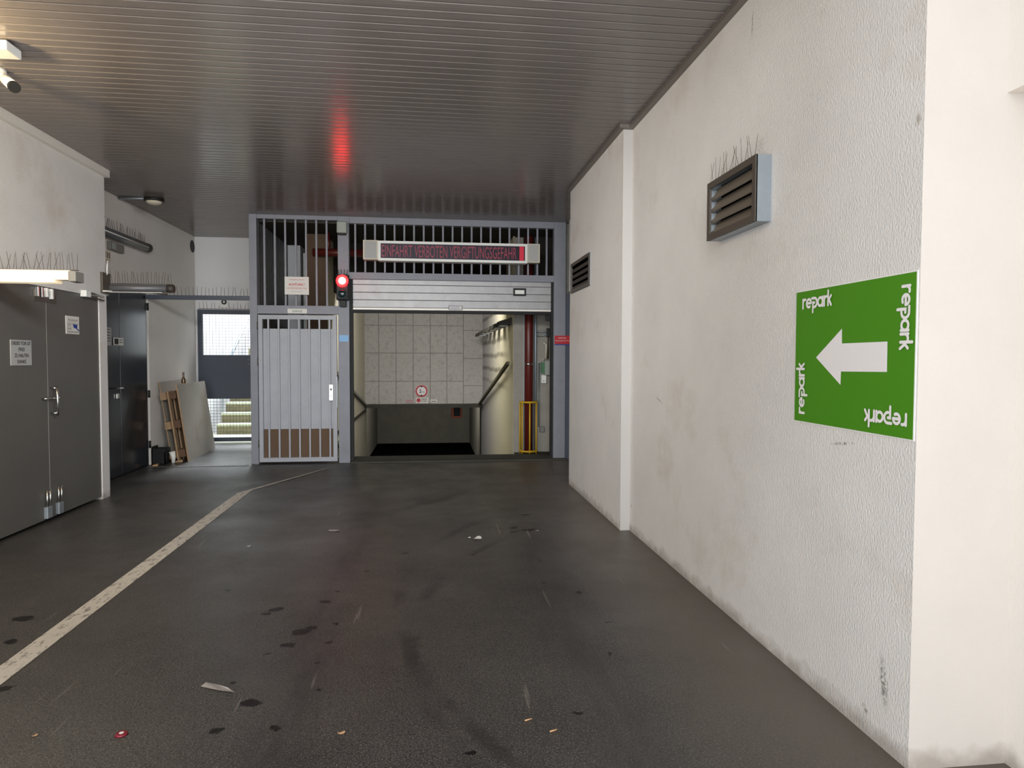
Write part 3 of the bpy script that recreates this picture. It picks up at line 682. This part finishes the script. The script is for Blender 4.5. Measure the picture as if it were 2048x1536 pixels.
# passage beam over the left passage
bm_ = bx('passage_beam', (XF, YG+.01, 2.30), (-2.49, YG+.07, 2.358), 'mesh_frame', None, .004)
tag(bm_, 'thin dark steel beam across the left passage at gate height', 'beam')
def spikes(pts_fn, n, h, label, loc, splay=(0, 0, 0), lean=.02, base=None, r=.003):
    t = thing('bird_spike_strip', label, 'bird spikes', loc, 'bird spike strips')
    if base: MB().tube(base, .004, 6).build('strip', 'wire', t)
    for i in range(n):
        p = pts_fn((i+.5)/n); rd = random.uniform
        q_ = p+Vector((rd(-lean, lean), rd(-lean, lean), h*rd(.85, 1.1)))
        MB().tube([p, q_], [r, r*.7], 5, False).build('spike', 'wire', t)
    return t
lerp = lambda a, c: (lambda f: Vector(a).lerp(Vector(c), f))
A, B = (XF+.02, YG+.04, 2.358), (-2.5, YG+.04, 2.358); spikes(lerp(A, B), 26, .12, 'thin wire bird spikes along the dark passage beam', A, base=(A, B))
A, B = (X0+.02, YB-.01, 2.31), (X1-.02, YB-.01, 2.31); spikes(lerp(A, B), 18, .12, 'thin wire bird spikes on top of the mesh door frame', A, base=(A, B))

t = thing('wall_camera', 'white square camera plate with round dark lens above the mesh door', 'camera', (-3.385, YB, 2.4))
bx('plate', (-3.45, YB-.03, 2.335), (-3.33, YB, 2.47), 'white_plastic', t, .01)
MB().disc((-3.39, YB-.03, 2.425), (0, -1, 0), .042, .012, 24, .02).build('lens_ring', 'black', t)
MB().dome((-3.39, YB-.032, 2.425), (0, -1, 0), .02, .012, 14, 4).build('lens', 'white_plastic', t)
b = MB(); b.disc((XF+.004, 11.63, 3.315), (1, 0, 0), .10, .004)
tag(b.build('round_vent_hole', 'black'), 'round black vent hole high on the recessed left wall', 'vent')

# ------------------------------------------------------------------ lamps and boxes on the left
t = thing('fluorescent_lamp', 'lit warm white strip lamp above the grey double door', 'lamp', (-3.1, 5.6, 2.13))
bx('housing', (XL, 5.62, 2.10), (-2.765, 5.72, 2.175), 'cream_plastic', t, .006)
bx('diffuser', (XL, 5.60, 2.098), (-2.768, 5.62, 2.168), 'lamp_warm', t, .004, label='glowing warm diffuser')
bx('lower_reflector', (XL, 5.60, 2.075), (-2.87, 5.72, 2.098), 'lamp_warm', t, .004)
bx('end_cap', (-2.768, 5.595, 2.085), (-2.712, 5.725, 2.165), 'grey_plastic', t, .006)
A, B = (XL, 5.66, 2.178), (-2.72, 5.66, 2.178); spikes(lerp(A, B), 30, .13, 'wire bird spikes on the lit strip lamp', A, lean=.035, base=(A, B), r=.002)
def tubelamp(nm, p0, p1, r, label):
    t = thing(nm, label, 'lamp', p0); p0, p1 = Vector(p0), Vector(p1); d = (p1-p0).normalized()
    MB().tube([p0+d*.06, p1-d*.06], r, 20).build('tube_housing', 'tube_grey', t)
    for a, c in ((p0, p0+d*.07), (p1-d*.07, p1)): MB().tube([a, c], r*1.08, 20).build('end_cap', 'tube_cap', t)
    return t
t = tubelamp('tube_lamp', (XL-.3, 7.78, 2.25), (-2.77, 7.78, 2.25), .04, 'grey tubular lamp sticking out beside the corner above the dark door')
bx('light_strip', (-3.42, 7.735, 2.198), (-2.88, 7.745, 2.208), 'paper_grey', t)
MB().tube([(-3.0, 7.78, 2.21), (-2.84, 7.78, 2.19)], .012).build('cable_gland', 'wire', t)
A, B = (XL+.03, 7.78, 2.297), (-2.78, 7.78, 2.297); spikes(lerp(A, B), 24, .13, 'wire bird spikes on the tubular lamp by the dark door', A, base=(A, B))
t = tubelamp('tube_lamp', (XF+.07, 8.25, 2.98), (XF+.07, 9.72, 2.98), .055, 'unlit grey tube lamp high on the recessed left wall')
MB().tube([(XF+.125, 8.3, 2.97), (XF+.125, 9.6, 2.97)], .007).build('reflector_edge', 'alu_light', t)
A, B = (XF+.05, 8.3, 3.036), (XF+.05, 9.7, 3.036); spikes(lerp(A, B), 24, .13, 'wire bird spikes on the unlit tube lamp of the recessed wall', A, base=(A, B))
t = thing('junction_box', 'grey junction box under the unlit tube lamp', 'box', (XF, 8.85, 2.85))
bx('box', (XF, 8.68, 2.80), (XF+.05, 9.04, 2.90), 'grey_plastic', t, .006); bx('lid', (XF+.05, 8.71, 2.81), (XF+.06, 8.80, 2.89), 'greygreen_box', t, .003)
t = thing('connection_box', 'small cream connection box at the wall corner below the junction box', 'box', (XF, 8.6, 2.72))
bx('box', (XF, 8.5, 2.66), (XF+.05, 8.68, 2.77), 'cream_plastic', t, .006)
for i in range(3): bx('slot', (XF+.05, 8.52+.05*i, 2.68), (XF+.052, 8.54+.05*i, 2.75), 'vent_dark', t)
t = thing('corner_bracket_box', 'brownish grey metal bracket box on the corner end of the left wall', 'box', (XL, 7.7, 2.25))
bx('box', (XL-.10, YLP, 2.16), (XL+.01, YLP+.05, 2.40), 'grey_plastic', t, .004); bx('plate', (XL, 7.60, 2.18), (XL+.025, YLP+.05, 2.40), 'vent_dark', t, .003)
MB().tube([(XL+.03, 7.69, 2.38), (XL+.035, 7.68, 2.47), (XL+.03, 7.72, 2.53), (XL-.02, YLP+.03, 2.52)], .007, 10).build('conduit', 'white_plastic', t)
MB().tube([(XL+.03, 7.6, 2.20), (XL+.05, 8.0, 2.23)], .008, 8).build('rod', 'alu_light', t)

t = thing('ceiling_lamp', 'small round ceiling lamp with thin conduit on the far left ceiling', 'lamp', (-3.4, 8.93, H))
MB().tube([(-3.4, 8.93, H), (-3.4, 8.93, H-.06)], .105, 24).build('base', 'vent_dark', t)
MB().tube([(-3.4, 8.93, H-.02), (-3.4, 8.93, H-.055)], .115, 24).build('ring', 'black', t)
MB().dome((-3.4, 8.93, H-.06), (0, 0, -1), .09, .04).build('glass', 'cream_plastic', t)
MB().tube([(XF, 9.0, H-.015), (-3.5, 8.96, H-.015)], .012).build('conduit', 'galv', t)

# security camera and flood lamp at upper left
t = thing('security_camera', 'white bullet security camera on the ceiling at upper left', 'camera', (-2.93, 5.14, H))
c0 = Vector((-2.97, 5.14, H)); MB().tube([c0, c0-Vector((0, 0, .03))], .055, 20).build('mount', 'white_plastic', t)
e0 = onY((7, 152), 5.15); e1 = onY((16, 163), 5.1); e2 = onY((28, 174), 5.02); d = (e2-e1).normalized()
MB().tube([c0-Vector((0, 0, .03)), e0], .02, 12).build('arm', 'white_plastic', t)
bd = MB().tube([e1-d*.06, e1-d*.05, e2-d*.012], [.026, .035, .035], 20).build('body', 'white_plastic', t)
MB().tube([e2-d*.014, e2+d*.014], .037, 20).build('lens_hood', 'black', bd)
t = thing('flood_lamp', 'white lamp housing on the ceiling at the upper left edge', 'lamp', (-2.85, 4.85, H))
fp = onZ((13, 98), H-.07)
bx('housing', (fp.x-.35, fp.y, H-.07), (fp.x, fp.y+.16, H-.012), 'white_plastic', t, .006); bx('mount', (fp.x-.2, fp.y+.04, H-.014), (fp.x-.05, fp.y+.12, H+.002), 'galv', t)

# ------------------------------------------------------------------ vents on the right wall
def vent(nm, xw, depth, y0, y1, z0, z1, label, n=4, lm='louver'):
    t = thing(nm, label, 'vent', (xw, (y0+y1)/2, z0)); xf = xw-depth; f = .036
    b = MB(); b.box((xf, y0, z0), (xw+.02, y0+.012, z1)).box((xf, y1-.012, z0), (xw+.02, y1, z1)).box((xf, y0+.012, z1-.012), (xw+.02, y1-.012, z1)).box((xf, y0+.012, z0), (xw+.02, y1-.012, z0+.012))
    b.build('casing', 'galv', t)
    b = MB(); b.box((xf-.006, y0, z0), (xf+.006, y0+f, z1)).box((xf-.006, y1-f, z0), (xf+.006, y1, z1)).box((xf-.006, y0+f, z1-f), (xf+.006, y1-f, z1)).box((xf-.006, y0+f, z0), (xf+.006, y1-f, z0+f))
    b.build('front_frame', 'vent_dark', t)
    bx('dark_back', (xw-.004, y0+.012, z0+.012), (xw+.01, y1-.012, z1-.012), 'pit', t)
    hh = (z1-z0-2*f)/n
    for i in range(n):
        zb = z0+f+i*hh-.004; d_ = min(depth, .045)
        MB().hexa([(xf+.004, y0+.013, zb), (xf+.004, y1-.013, zb), (xf+.008, y1-.013, zb-.004), (xf+.008, y0+.013, zb-.004), (xf+d_, y0+.013, zb+hh*1.08), (xf+d_, y1-.013, zb+hh*1.08), (xf+d_+.004, y1-.013, zb+hh*1.08-.004), (xf+d_+.004, y0+.013, zb+hh*1.08-.004)]).build('louver', lm, t)
    for i in range(n):
        zb = z0+f+i*hh; MB().poly([(xf+.006, y1-f-.001, zb+.01), (xf+.006, y1-f-.001, zb+hh*.85), (xf+.05, y1-f-.001, zb+hh*.85)]).build('side_plate', 'galv', t)
    return t
vent('ventilation_grille', XR, .081, 3.297, 3.90, 2.205, 2.543, 'projecting louvred ventilation grille with bird spikes on the near right wall')
A, B = (XR-.075, 3.90, 2.545), (XR-.075, 3.31, 2.545); spikes(lerp(A, B), 16, .12, 'wire bird spikes on the ventilation grille', A, lean=.03, base=(A, B), r=.0012)
vent('ventilation_grille', XP, .012, 6.87, 7.79, 2.262, 2.60, 'flush dark louvred ventilation grille on the far right pier', lm='louver_dark')

# ------------------------------------------------------------------ green arrow sign
t = thing('parking_direction_sign', 'square green sign with a white left arrow on the right wall', 'sign', (XR, 2.63, 1.5))
y0, y1, z0, z1 = 2.228, 3.034, 1.206, 1.82
bx('border', (XR-.004, y0, z0), (XR, y1, z1), 'sign_white', t)
bx('panel', (XR-.005, y0+.005, z0+.005), (XR-.003, y1-.005, z1-.005), 'sign_green', t)
XA = XR-.0065
MB().poly([onX(q_, XA) for q_ in ((1632, 715), (1684, 657), (1684, 687), (1775, 683), (1774, 744), (1682, 743), (1681, 770))][::-1]).build('arrow', 'sign_white', t)
def word():
    g_, x = [], 0.
    add = lambda *l: g_.extend([[(px+x, py) for px, py in s] for s in l])
    add([(0, 0), (0, 1)], [(0, .62)]+arc(.42, .55, .42, 160, 75, 6)); x += .78
    add(arc(.45, .5, .45, 0, 300, 22), [(.05, .5), (.9, .5)]); x += 1.1
    add([(.2, -.55), (.2, .5), (.5, .5)], [(.0, 1.0), (.5, 1.0)]+arc(.5, .5, .5, 90, -95, 14)); x += 1.22
    add(arc(.45, .5, .45, 0, 360, 22), [(.9, 0), (.9, 1)]); x += 1.24
    add([(0, 0), (0, 1)], [(0, .62)]+arc(.42, .55, .42, 160, 75, 6)); x += .74
    add([(0, 0), (0, 1.55)], [(.0, .42), (.55, 1.0)], [(.2, .6), (.58, 0)]); x += .58
    return g_, x
wd, wl = word(); SC = .245/(wl+.24)
def place_word(q0, right, upv):
    strokes(wd, onX(q0, XA), right, upv, SC*.97, .29, 'sign_white', t)
place_word((1606, 617), RR, UZ)
place_word((1608, 826), UZ, RL)
place_word((1805, 573), -UZ, RR)
place_word((1812, 829), RL, -UZ)
for i in range(4): pass

# ------------------------------------------------------------------ ramp details
t = thing('sprinkler_pipe', 'dark red vertical pipe in the niche right of the ramp', 'pipe', (1.535, 10.5, 0))
MB().tube([(1.535, 10.5, .02), (1.535, 10.5, 3.4)], .068, 20).build('pipe', 'red_pipe', t)
MB().tube([(1.535, 10.5, 1.40), (1.535, 10.5, 1.43)], .075, 20).build('clamp', 'chrome', t)
t = thing('pipe_guard', 'yellow tubular guard cage around the foot of the red pipe', 'guard', (1.535, 10.48, 0))
for z in (.82, .05):
    b = MB(); b.tube([(1.535+.135*math.cos(a), 10.5+.135*math.sin(a), z) for a in [math.pi*(1+i/12) for i in range(13)]], .016, 8); b.build('hoop', 'yellow_paint', t)
for a in (180, 215, 270, 325): 
    x_, y_ = 1.535+.135*math.cos(math.radians(a)), 10.5+.135*math.sin(math.radians(a)); MB().tube([(x_, y_, .0), (x_, y_, .82)], .013, 8).build('upright', 'yellow_paint', t)
t = thing('cable_conduit', 'grey vertical conduit running right beside the red pipe', 'conduit', (1.66, 10.6, 0))
MB().tube([(1.655, 10.59, .02), (1.655, 10.59, 3.4)], .022, 10).build('pipe', 'galv', t)
t = thing('cable_conduit', 'thin grey conduit below the switch box in the niche', 'conduit', (1.7, 10.6, .4))
MB().tube([(1.715, 10.6, .42), (1.715, 10.6, 1.43), (1.76, 10.6, 1.44)], .012, 10).build('pipe', 'galv', t); bx('outlet', (1.73, 10.57, .33), (1.80, 10.62, .42), 'grey_plastic', t, .006)
t = thing('switch_box', 'pale grey green switch box on the niche wall', 'box', (1.86, 10.6, 1.3))
bx('housing', (1.80, 10.53, 1.24), (1.89, 10.62, 1.47), 'greygreen_box', t, .008); bx('side_plate', (1.745, 10.57, 1.27), (1.80, 10.62, 1.44), 'ink_green', t)
t = thing('small_white_box', 'small white box just below the grey green switch box', 'box', (1.8, 10.6, 1.17))
bx('housing', (1.75, 10.57, 1.11), (1.83, 10.62, 1.24), 'white_plastic', t, .006); bx('button', (1.78, 10.565, 1.14), (1.795, 10.571, 1.155), 'grey_plastic', t)
t = thing('barrier_drive', 'dark metal drive bracket with rods on the upper niche wall', 'bracket', (1.8, 10.55, 1.8))
for z in (1.86, 1.92): MB().tube([(1.68, 10.58, z), (1.87, 10.55, z+.02)], .014, 8).build('rod', 'galv', t)
MB().tube([(1.85, 10.55, 1.97), (1.85, 10.55, 1.5)], .012, 8).build('rod', 'wire', t); bx('hinge_block', (1.83, 10.52, 1.84), (1.9, 10.6, 1.98), 'black', t, .01)
MB().tube([(1.78, 10.56, 1.75), (1.82, 10.54, 1.72), (1.82, 10.54, 1.5), (1.76, 10.56, 1.48)], .015, 8).build('handle', 'cream_plastic', t)
bx('panel', (1.885, 10.6, 1.47), (1.975, 10.62, 1.98), 'cream_plastic', t)
first = None
for i in range(7):
    yy = 11.0+i*.87
    if first is None:
        first = thing('louvred_wall_lamp', 'dark slanted lamp shade in the row high on the right ramp wall', 'lamp', (TX1, yy, 2.05), 'lamps along the right ramp wall')
        MB().hexa([(TX1-.0, yy-.2, 2.05), (TX1, yy+.2, 2.05), (TX1-.22, yy+.2, 2.03), (TX1-.22, yy-.2, 2.03), (TX1, yy-.2, 2.16), (TX1, yy+.2, 2.16), (TX1-.2, yy+.2, 2.10), (TX1-.2, yy-.2, 2.10)]).build('shade', 'conc_dark', first)
        bx('tube', (TX1-.19, yy-.18, 2.018), (TX1-.06, yy+.18, 2.035), 'paper_grey', first)
    else:
        r = first.copy(); COL.objects.link(r); r.location = (TX1, yy, 2.05)
        for ch in first.children: c = ch.copy(); COL.objects.link(c); c.parent = r
t = thing('height_limit_sign', 'round red ringed 2 m height limit sign on the concrete lintel', 'sign', (-.218, TY, .69))
c0 = (-.218, TY-.012, .69)
MB().disc((-.218, TY, .69), (0, -1, 0), .155, .012).build('plate', 'sign_white', t); MB().disc((-.218, TY-.0125, .69), (0, -1, 0), .15, .002, 32, .112).build('red_ring', 'sign_red', t)
text_mesh('2', (-.275, TY-.0135, .645), FX, UZ, .055, .085, 'ink', t, bold=.02); text_mesh('m', (-.205, TY-.0135, .645), FX, UZ, .06, .035, 'ink', t)
MB().poly([(-.258, TY-.015, .815), (-.178, TY-.015, .815), (-.218, TY-.015, .775)]).poly([(-.258, TY-.015, .565), (-.218, TY-.015, .605), (-.178, TY-.015, .565)]).build('arrow_mark', 'ink', t)
t = thing('no_smoking_notice', 'white notice with dark red emblem directly below the height sign', 'sign', (-.2, TY, .47))
bx('plate', (-.36, TY-.01, .39), (-.05, TY, .53), 'paper', t); MB().disc((-.29, TY-.0105, .46), (0, -1, 0), .05, .001).build('emblem', 'sign_red', t); dashes((-.22, TY-.012, .48), FX, UZ, .14, .02, 4, 'ink', t); dashes((-.22, TY-.012, .43), FX, UZ, .14, .02, 4, 'ink', t, seed=4)
t = thing('lintel_notice', 'small pale notice right of the height sign', 'sign', (.09, TY, .44)); bx('plate', (.0, TY-.01, .40), (.17, TY, .475), 'paper', t); dashes((.02, TY-.012, .425), FX, UZ, .13, .02, 4, 'ink', t)
t = thing('lintel_notice', 'faded reddish notice left of the height sign', 'sign', (-.5, TY, .44)); bx('plate', (-.62, TY-.01, .39), (-.40, TY, .49), 'paper_grey', t); dashes((-.6, TY-.012, .45), FX, UZ, .18, .015, 5, 'ink_red', t); dashes((-.6, TY-.012, .41), FX, UZ, .18, .015, 5, 'ink_red', t, seed=6)
t = thing('orange_signal_box', 'orange framed box hanging behind the lintel at the garage mouth', 'box', (.62, 19, .2))
p0, p1 = onY((903, 836), 19), onY((924, 812), 19)
bx('housing', (p0.x, 19, p0.z), (p1.x, 19.2, p1.z), 'orange_paint', t, .01); bx('face', (p0.x+.06, 18.99, p0.z+.05), (p1.x-.05, 19.01, p1.z-.02), 'black', t)
t = thing('fire_water_pipe', 'dark red horizontal pipe behind the upper bars beside the middle post', 'pipe', (-1.4, 10.7, 3.12)); MB().tube([(-1.78, 10.7, 3.12), (-1.02, 10.7, 3.12)], .06, 16).build('pipe', 'red_pipe', t); MB().tube([(-1.55, 10.7, 3.12), (-1.55, 10.7, 3.42)], .03, 12).build('hanger', 'red_pipe', t)
t = thing('cable_trunking', 'white vertical trunking box behind the right post', 'trunking', (2.0, 9.5, 3.0)); bx('cover', (1.985, 9.45, 2.46), (2.06, 9.6, H), 'white_plastic', t, .004); bx('end_cap', (1.98, 9.44, 2.44), (2.06, 9.61, 2.462), 'vent_dark', t)

# ------------------------------------------------------------------ pallet, sheets and bits by the recessed wall
P0 = Vector((-3.416, 10.072, .018)); P1 = Vector((-3.43, 11.30, .03)); T0 = onY((354, 769), 10.072)
a_ = (P1-P0).normalized(); b_ = (T0-P0).normalized(); n_ = a_.cross(b_).normalized()
if n_.x < 0: n_ = -n_
LP = lambda a, bb, c: P0+a_*a+b_*bb+n_*c
def slab(nm, a0, a1, b0, b1, c0, c1, m, parent, label=None):
    return MB().hexa([LP(a0, b0, c0), LP(a1, b0, c0), LP(a1, b0, c1), LP(a0, b0, c1), LP(a0, b1, c0), LP(a1, b1, c0), LP(a1, b1, c1), LP(a0, b1, c1)]).build(nm, m, parent, label)
LW = (P1-P0).length; LH = (T0-P0).length
t = thing('leaning_sheet', 'large grey chipboard sheet leaning in front of the pallet', 'board', P0)
slab('sheet', 0, LW, 0, LH, -.018, 0, 'sheet', t); slab('edge_band', -.004, 0, 0, LH, -.02, .001, 'wood', t)
t = thing('wooden_pallet', 'wooden pallet standing on edge behind the grey sheet', 'pallet', LP(0, 0, -.1))
for b0 in (.08, .50, .92):
    slab('stringer', .02, LW-.1, b0, b0+.11, -.135, -.045, 'wood_dark', t); slab('stringer', -.05, LW-.1, b0+.0, b0+.105, -.235, -.155, 'wood', t)
for i in range(6):
    slab('deck_board', .08+i*.19, .17+i*.19, .0, 1.03, -.045, -.02, 'wood_dark', t); slab('deck_board', .0+i*.2, .1+i*.2, .0, 1.03, -.155, -.135, 'wood', t)
t = thing('rear_sheet', 'pale sheet behind the pallet against the recessed wall', 'board', LP(.3, 0, -.25))
slab('sheet', .03, LW-.02, .0, 1.18, -.25, -.238, 'sheet', t)
slab('edge_band', .025, .03, .0, 1.18, -.251, -.237, 'wood', t)
t = thing('beer_bottle', 'brown beer bottle standing on the pallet behind the sheet', 'bottle', (0, 0, 0))
bp = LP(.5, 1.035, -.09); bp = Vector((bp.x, bp.y, bp.z)); t.location = bp
MB().tube([bp, bp+UZ*.005, bp+UZ*.13, bp+UZ*.18, bp+UZ*.235, bp+UZ*.25], [.028, .031, .031, .014, .0125, .013], 18).build('glass', 'bottle_glass', t)
MB().tube([bp+UZ*.03, bp+UZ*.09], .0315, 18, False).build('paper_label', 'bottle_label', t); MB().tube([bp+UZ*.243, bp+UZ*.253], .0145, 14).build('crown_cap', 'galv', t)
t = thing('black_box', 'black open box on the floor beside the dark door', 'box', (-3.75, 10.0, .02))
b = MB(); q0 = Vector((-3.845, 9.86, .015))
for aa, cc in (((0, 0, 0), (.18, .2, .01)), ((0, 0, 0), (.18, .012, .22)), ((0, .188, 0), (.18, .2, .22)), ((0, 0, 0), (.012, .2, .24)), ((.168, 0, 0), (.18, .2, .17))): b.box(q0+Vector(aa), q0+Vector(cc))
b.build('tray', 'black', t); bx('flap', q0+Vector((.0, .02, .21)), q0+Vector((.02, .18, .25)), 'rubber', t)
t = thing('paper_cup', 'crumpled white paper cup at the foot of the pallet', 'cup', (-3.66, 10.1, .02))
c0 = Vector((-3.60, 9.98, .015)); MB().tube([c0, c0+Vector((0, .005, .08)), c0+Vector((-.015, .0, .16))], [.022, .03, .042], 14).build('cup_body', 'white_plastic', t); MB().tube([c0+Vector((-.014, 0, .155)), c0+Vector((-.016, 0, .165))], .044, 14).build('rim', 'paper', t)
tag(MB().hexa([(-3.62, 10.0, .013), (-3.5, 10.05, .013), (-3.52, 10.09, .013), (-3.64, 10.04, .013), (-3.62, 10.0, .03), (-3.5, 10.05, .05), (-3.52, 10.09, .05), (-3.64, 10.04, .03)]).build('wood_scrap', 'wood'), 'short pale wood scrap on the floor beside the paper cup', 'scrap')
tag(MB().hexa([(-3.78, 9.72, .013), (-3.72, 9.74, .013), (-3.74, 9.84, .013), (-3.8, 9.82, .013), (-3.78, 9.72, .03), (-3.72, 9.74, .035), (-3.74, 9.84, .035), (-3.8, 9.82, .025)]).build('wood_scrap', 'leaf'), 'small brown scrap on the floor in front of the black box', 'scrap')

# drain grate, lane line
t = thing('drain_grate', 'narrow dark slotted drain grate across the left passage floor', 'drain', (-3.1, 9.66, .01))
bx('channel', (XF+.02, 9.60, .008), (-2.5, 9.70, .0145), 'black', t)
b = MB(); x = XF+.04
while x < -2.52: b.box((x, 9.61, .013), (x+.018, 9.69, .018)); x += .036
b.build('grate', 'grey_plastic', t)
b = MB()
Lp = [(-2.075, 1.6), (-2.075, 3.3), (-2.13, 7.75), (-1.43, 9.27)]; Rp = [(-1.955, 1.6), (-1.955, 3.3), (-2.01, 7.90), (-1.31, 9.46)]
for i in range(3): b.poly([(*Lp[i], zf(Lp[i][1])+.0025), (*Rp[i], zf(Rp[i][1])+.0025), (*Rp[i+1], zf(Rp[i+1][1])+.0025), (*Lp[i+1], zf(Lp[i+1][1])+.0025)])
o = b.build('lane_line', 'paint'); o['kind'] = 'structure'; tag(o, 'worn white painted line along the left of the lane', 'road marking')

# litter
def leafy(nm, p, s, m, label, cat, ang=0, curl=.3):
    b = MB(); n = 10; c, s_ = math.cos(ang), math.sin(ang); ring = []
    for i in range(n):
        a = 2*math.pi*i/n; u, v = s*math.cos(a), s*.6*math.sin(a)*(1+.3*math.sin(3*a)); ring.append((p[0]+c*u-s_*v, p[1]+s_*u+c*v, .003+curl*s*(math.cos(a)**2)*.5))
    cen = b.bm.verts.new((p[0], p[1], .004)); rv = [b.bm.verts.new(r) for r in ring]
    for i in range(n): b.bm.faces.new((rv[i], rv[(i+1) % n], cen))
    return tag(b.build(nm, m), label, cat)
t = thing('bottle_cap', 'dark red bottle cap lying at the lower left of the lane', 'bottle cap', (-1.222, 2.797, 0))
MB().tube([(-1.222, 2.797, .002), (-1.222, 2.797, .009)], [.024, .02], 20).build('cap', 'cap_red', t); MB().disc((-1.222, 2.797, .0092), (0, 0, 1), .009, .0005, 12).build('emblem', 'paper', t)
leafy('dry_leaf', (-.355, 2.707), .016, 'leaf', 'tan dry leaf on the floor near the picture bottom', 'leaf', .4)
leafy('dry_leaf', (-1.558, 2.829), .011, 'leaf', 'small tan leaf left of the red bottle cap', 'leaf', 1.)
b = MB(); fp = [onZ(q_, .004) for q_ in ((401, 1373), (412, 1367), (436, 1369), (455, 1377), (470, 1385), (462, 1386), (440, 1381))]
for i, p in enumerate(fp): p.z = .004+.006*(i % 2)
b.poly(fp); tag(b.build('plastic_scrap', 'foil'), 'torn translucent plastic wrapper flattened on the floor', 'litter')
for (px, lab, m, s) in (((497, 1093), 'small white paper scrap left of the lane middle', 'paper', .018), ((668, 1062), 'crumpled shiny wrapper on the lane before the middle post', 'foil', .05), ((938, 1076), 'small white paper bit on the lane, left of its longer neighbour', 'paper', .02), ((955, 1077), 'flat pale paper strip right in the middle of the lane', 'paper', .05), ((1075, 1062), 'tiny pale crumb right of the dark drips on the lane', 'paper', .012)):
    p = onZ(px, 0); leafy('paper_scrap', (p.x, p.y), s, m, lab, 'litter', random.random()*3)
for px, lab in (((1050, 1443), 'thin wood splinter on the floor right of the dry leaf'), ((1100, 1465), 'short wood splinter near the picture bottom, farther right')):
    p = onZ(px, 0); q2 = p+Vector((.03, .012, 0)); tag(MB().tube([(p.x, p.y, .004), (q2.x, q2.y, .004)], .003, 6).build('wood_splinter', 'leaf'), lab, 'splinter')

# ------------------------------------------------------------------ light
w = bpy.data.worlds.new('sky'); S.world = w; w.use_nodes = True
bg = w.node_tree.nodes['Background']; bg.inputs['Color'].default_value = (.90, .95, 1., 1); bg.inputs['Strength'].default_value = 1.3
def area(nm, loc, target, sx, sy, e, col=(1, 1, 1), spread=180):
    l = bpy.data.lights.new(nm, 'AREA'); l.shape = 'RECTANGLE'; l.size = sx; l.size_y = sy; l.energy = e; l.color = col; l.spread = math.radians(spread)
    o = bpy.data.objects.new(nm, l); COL.objects.link(o); o.location = loc
    o.rotation_euler = (Vector(target)-Vector(loc)).to_track_quat('-Z', 'Y').to_euler(); return o
area('street_daylight', (-1, -5.5, 3.2), (-.5, 8, 1.2), 7, 5, 462, (.97, .985, 1))
area('pavement_bounce', (-1.2, -1.2, .25), (-1.2, 3.5, 3.6), 4, 2, 175, (.98, .99, 1), 150)
area('passage_lamp', (-.4, 2.1, 3.3), (-1.2, 9.8, 1.3), 3.2, .5, 36, (.96, .98, 1), 90)  # added fill light above the view toward the gate, no fixture here
area('passage_lamp', (-2.8, 2.3, 3.3), (1.65, 7.6, 1.6), 1.2, .4, 13, (.97, .985, 1), 60)  # added fill light toward the right pier
area('passage_lamp', (1.0, 2.3, 3.3), (-3.4, 7.2, 1.8), 1.2, .4, 15, (.97, .985, 1), 70)  # added fill light toward the left wall
area('ramp_tube_light', (-.2, 12.2, 3.0), (-.2, 14.8, 0), 1.6, .4, 95, (1, .985, .96))
area('garage_light', (0, 20.5, .38), (0, 26, -.8), 1.5, .5, 260, (1, .97, .9))
area('yard_sky', (-3.3, 17.2, 7.5), (-3.3, 11.5, 0), 2, 3, 2500, (.88, .94, 1))
l = bpy.data.lights.new('lamp_glow', 'POINT'); l.energy = 85; l.color = (1, .76, .42); l.shadow_soft_size = .06
o = bpy.data.objects.new('lamp_glow', l); COL.objects.link(o); o.location = (-3.1, 4.1, H-.3)
_ = ''', 'SPOT'); l.energy = 12; l.color = (1, .04, .04); l.spot_size = 2.4; l.shadow_soft_size = .05
o = bpy.data.objects.new('red_signal_glow', l); COL.objects.link(o); '''
S.cycles.adaptive_threshold = .015
S.view_settings.view_transform = 'Standard'; S.view_settings.look = 'None'; S.view_settings.exposure = 0
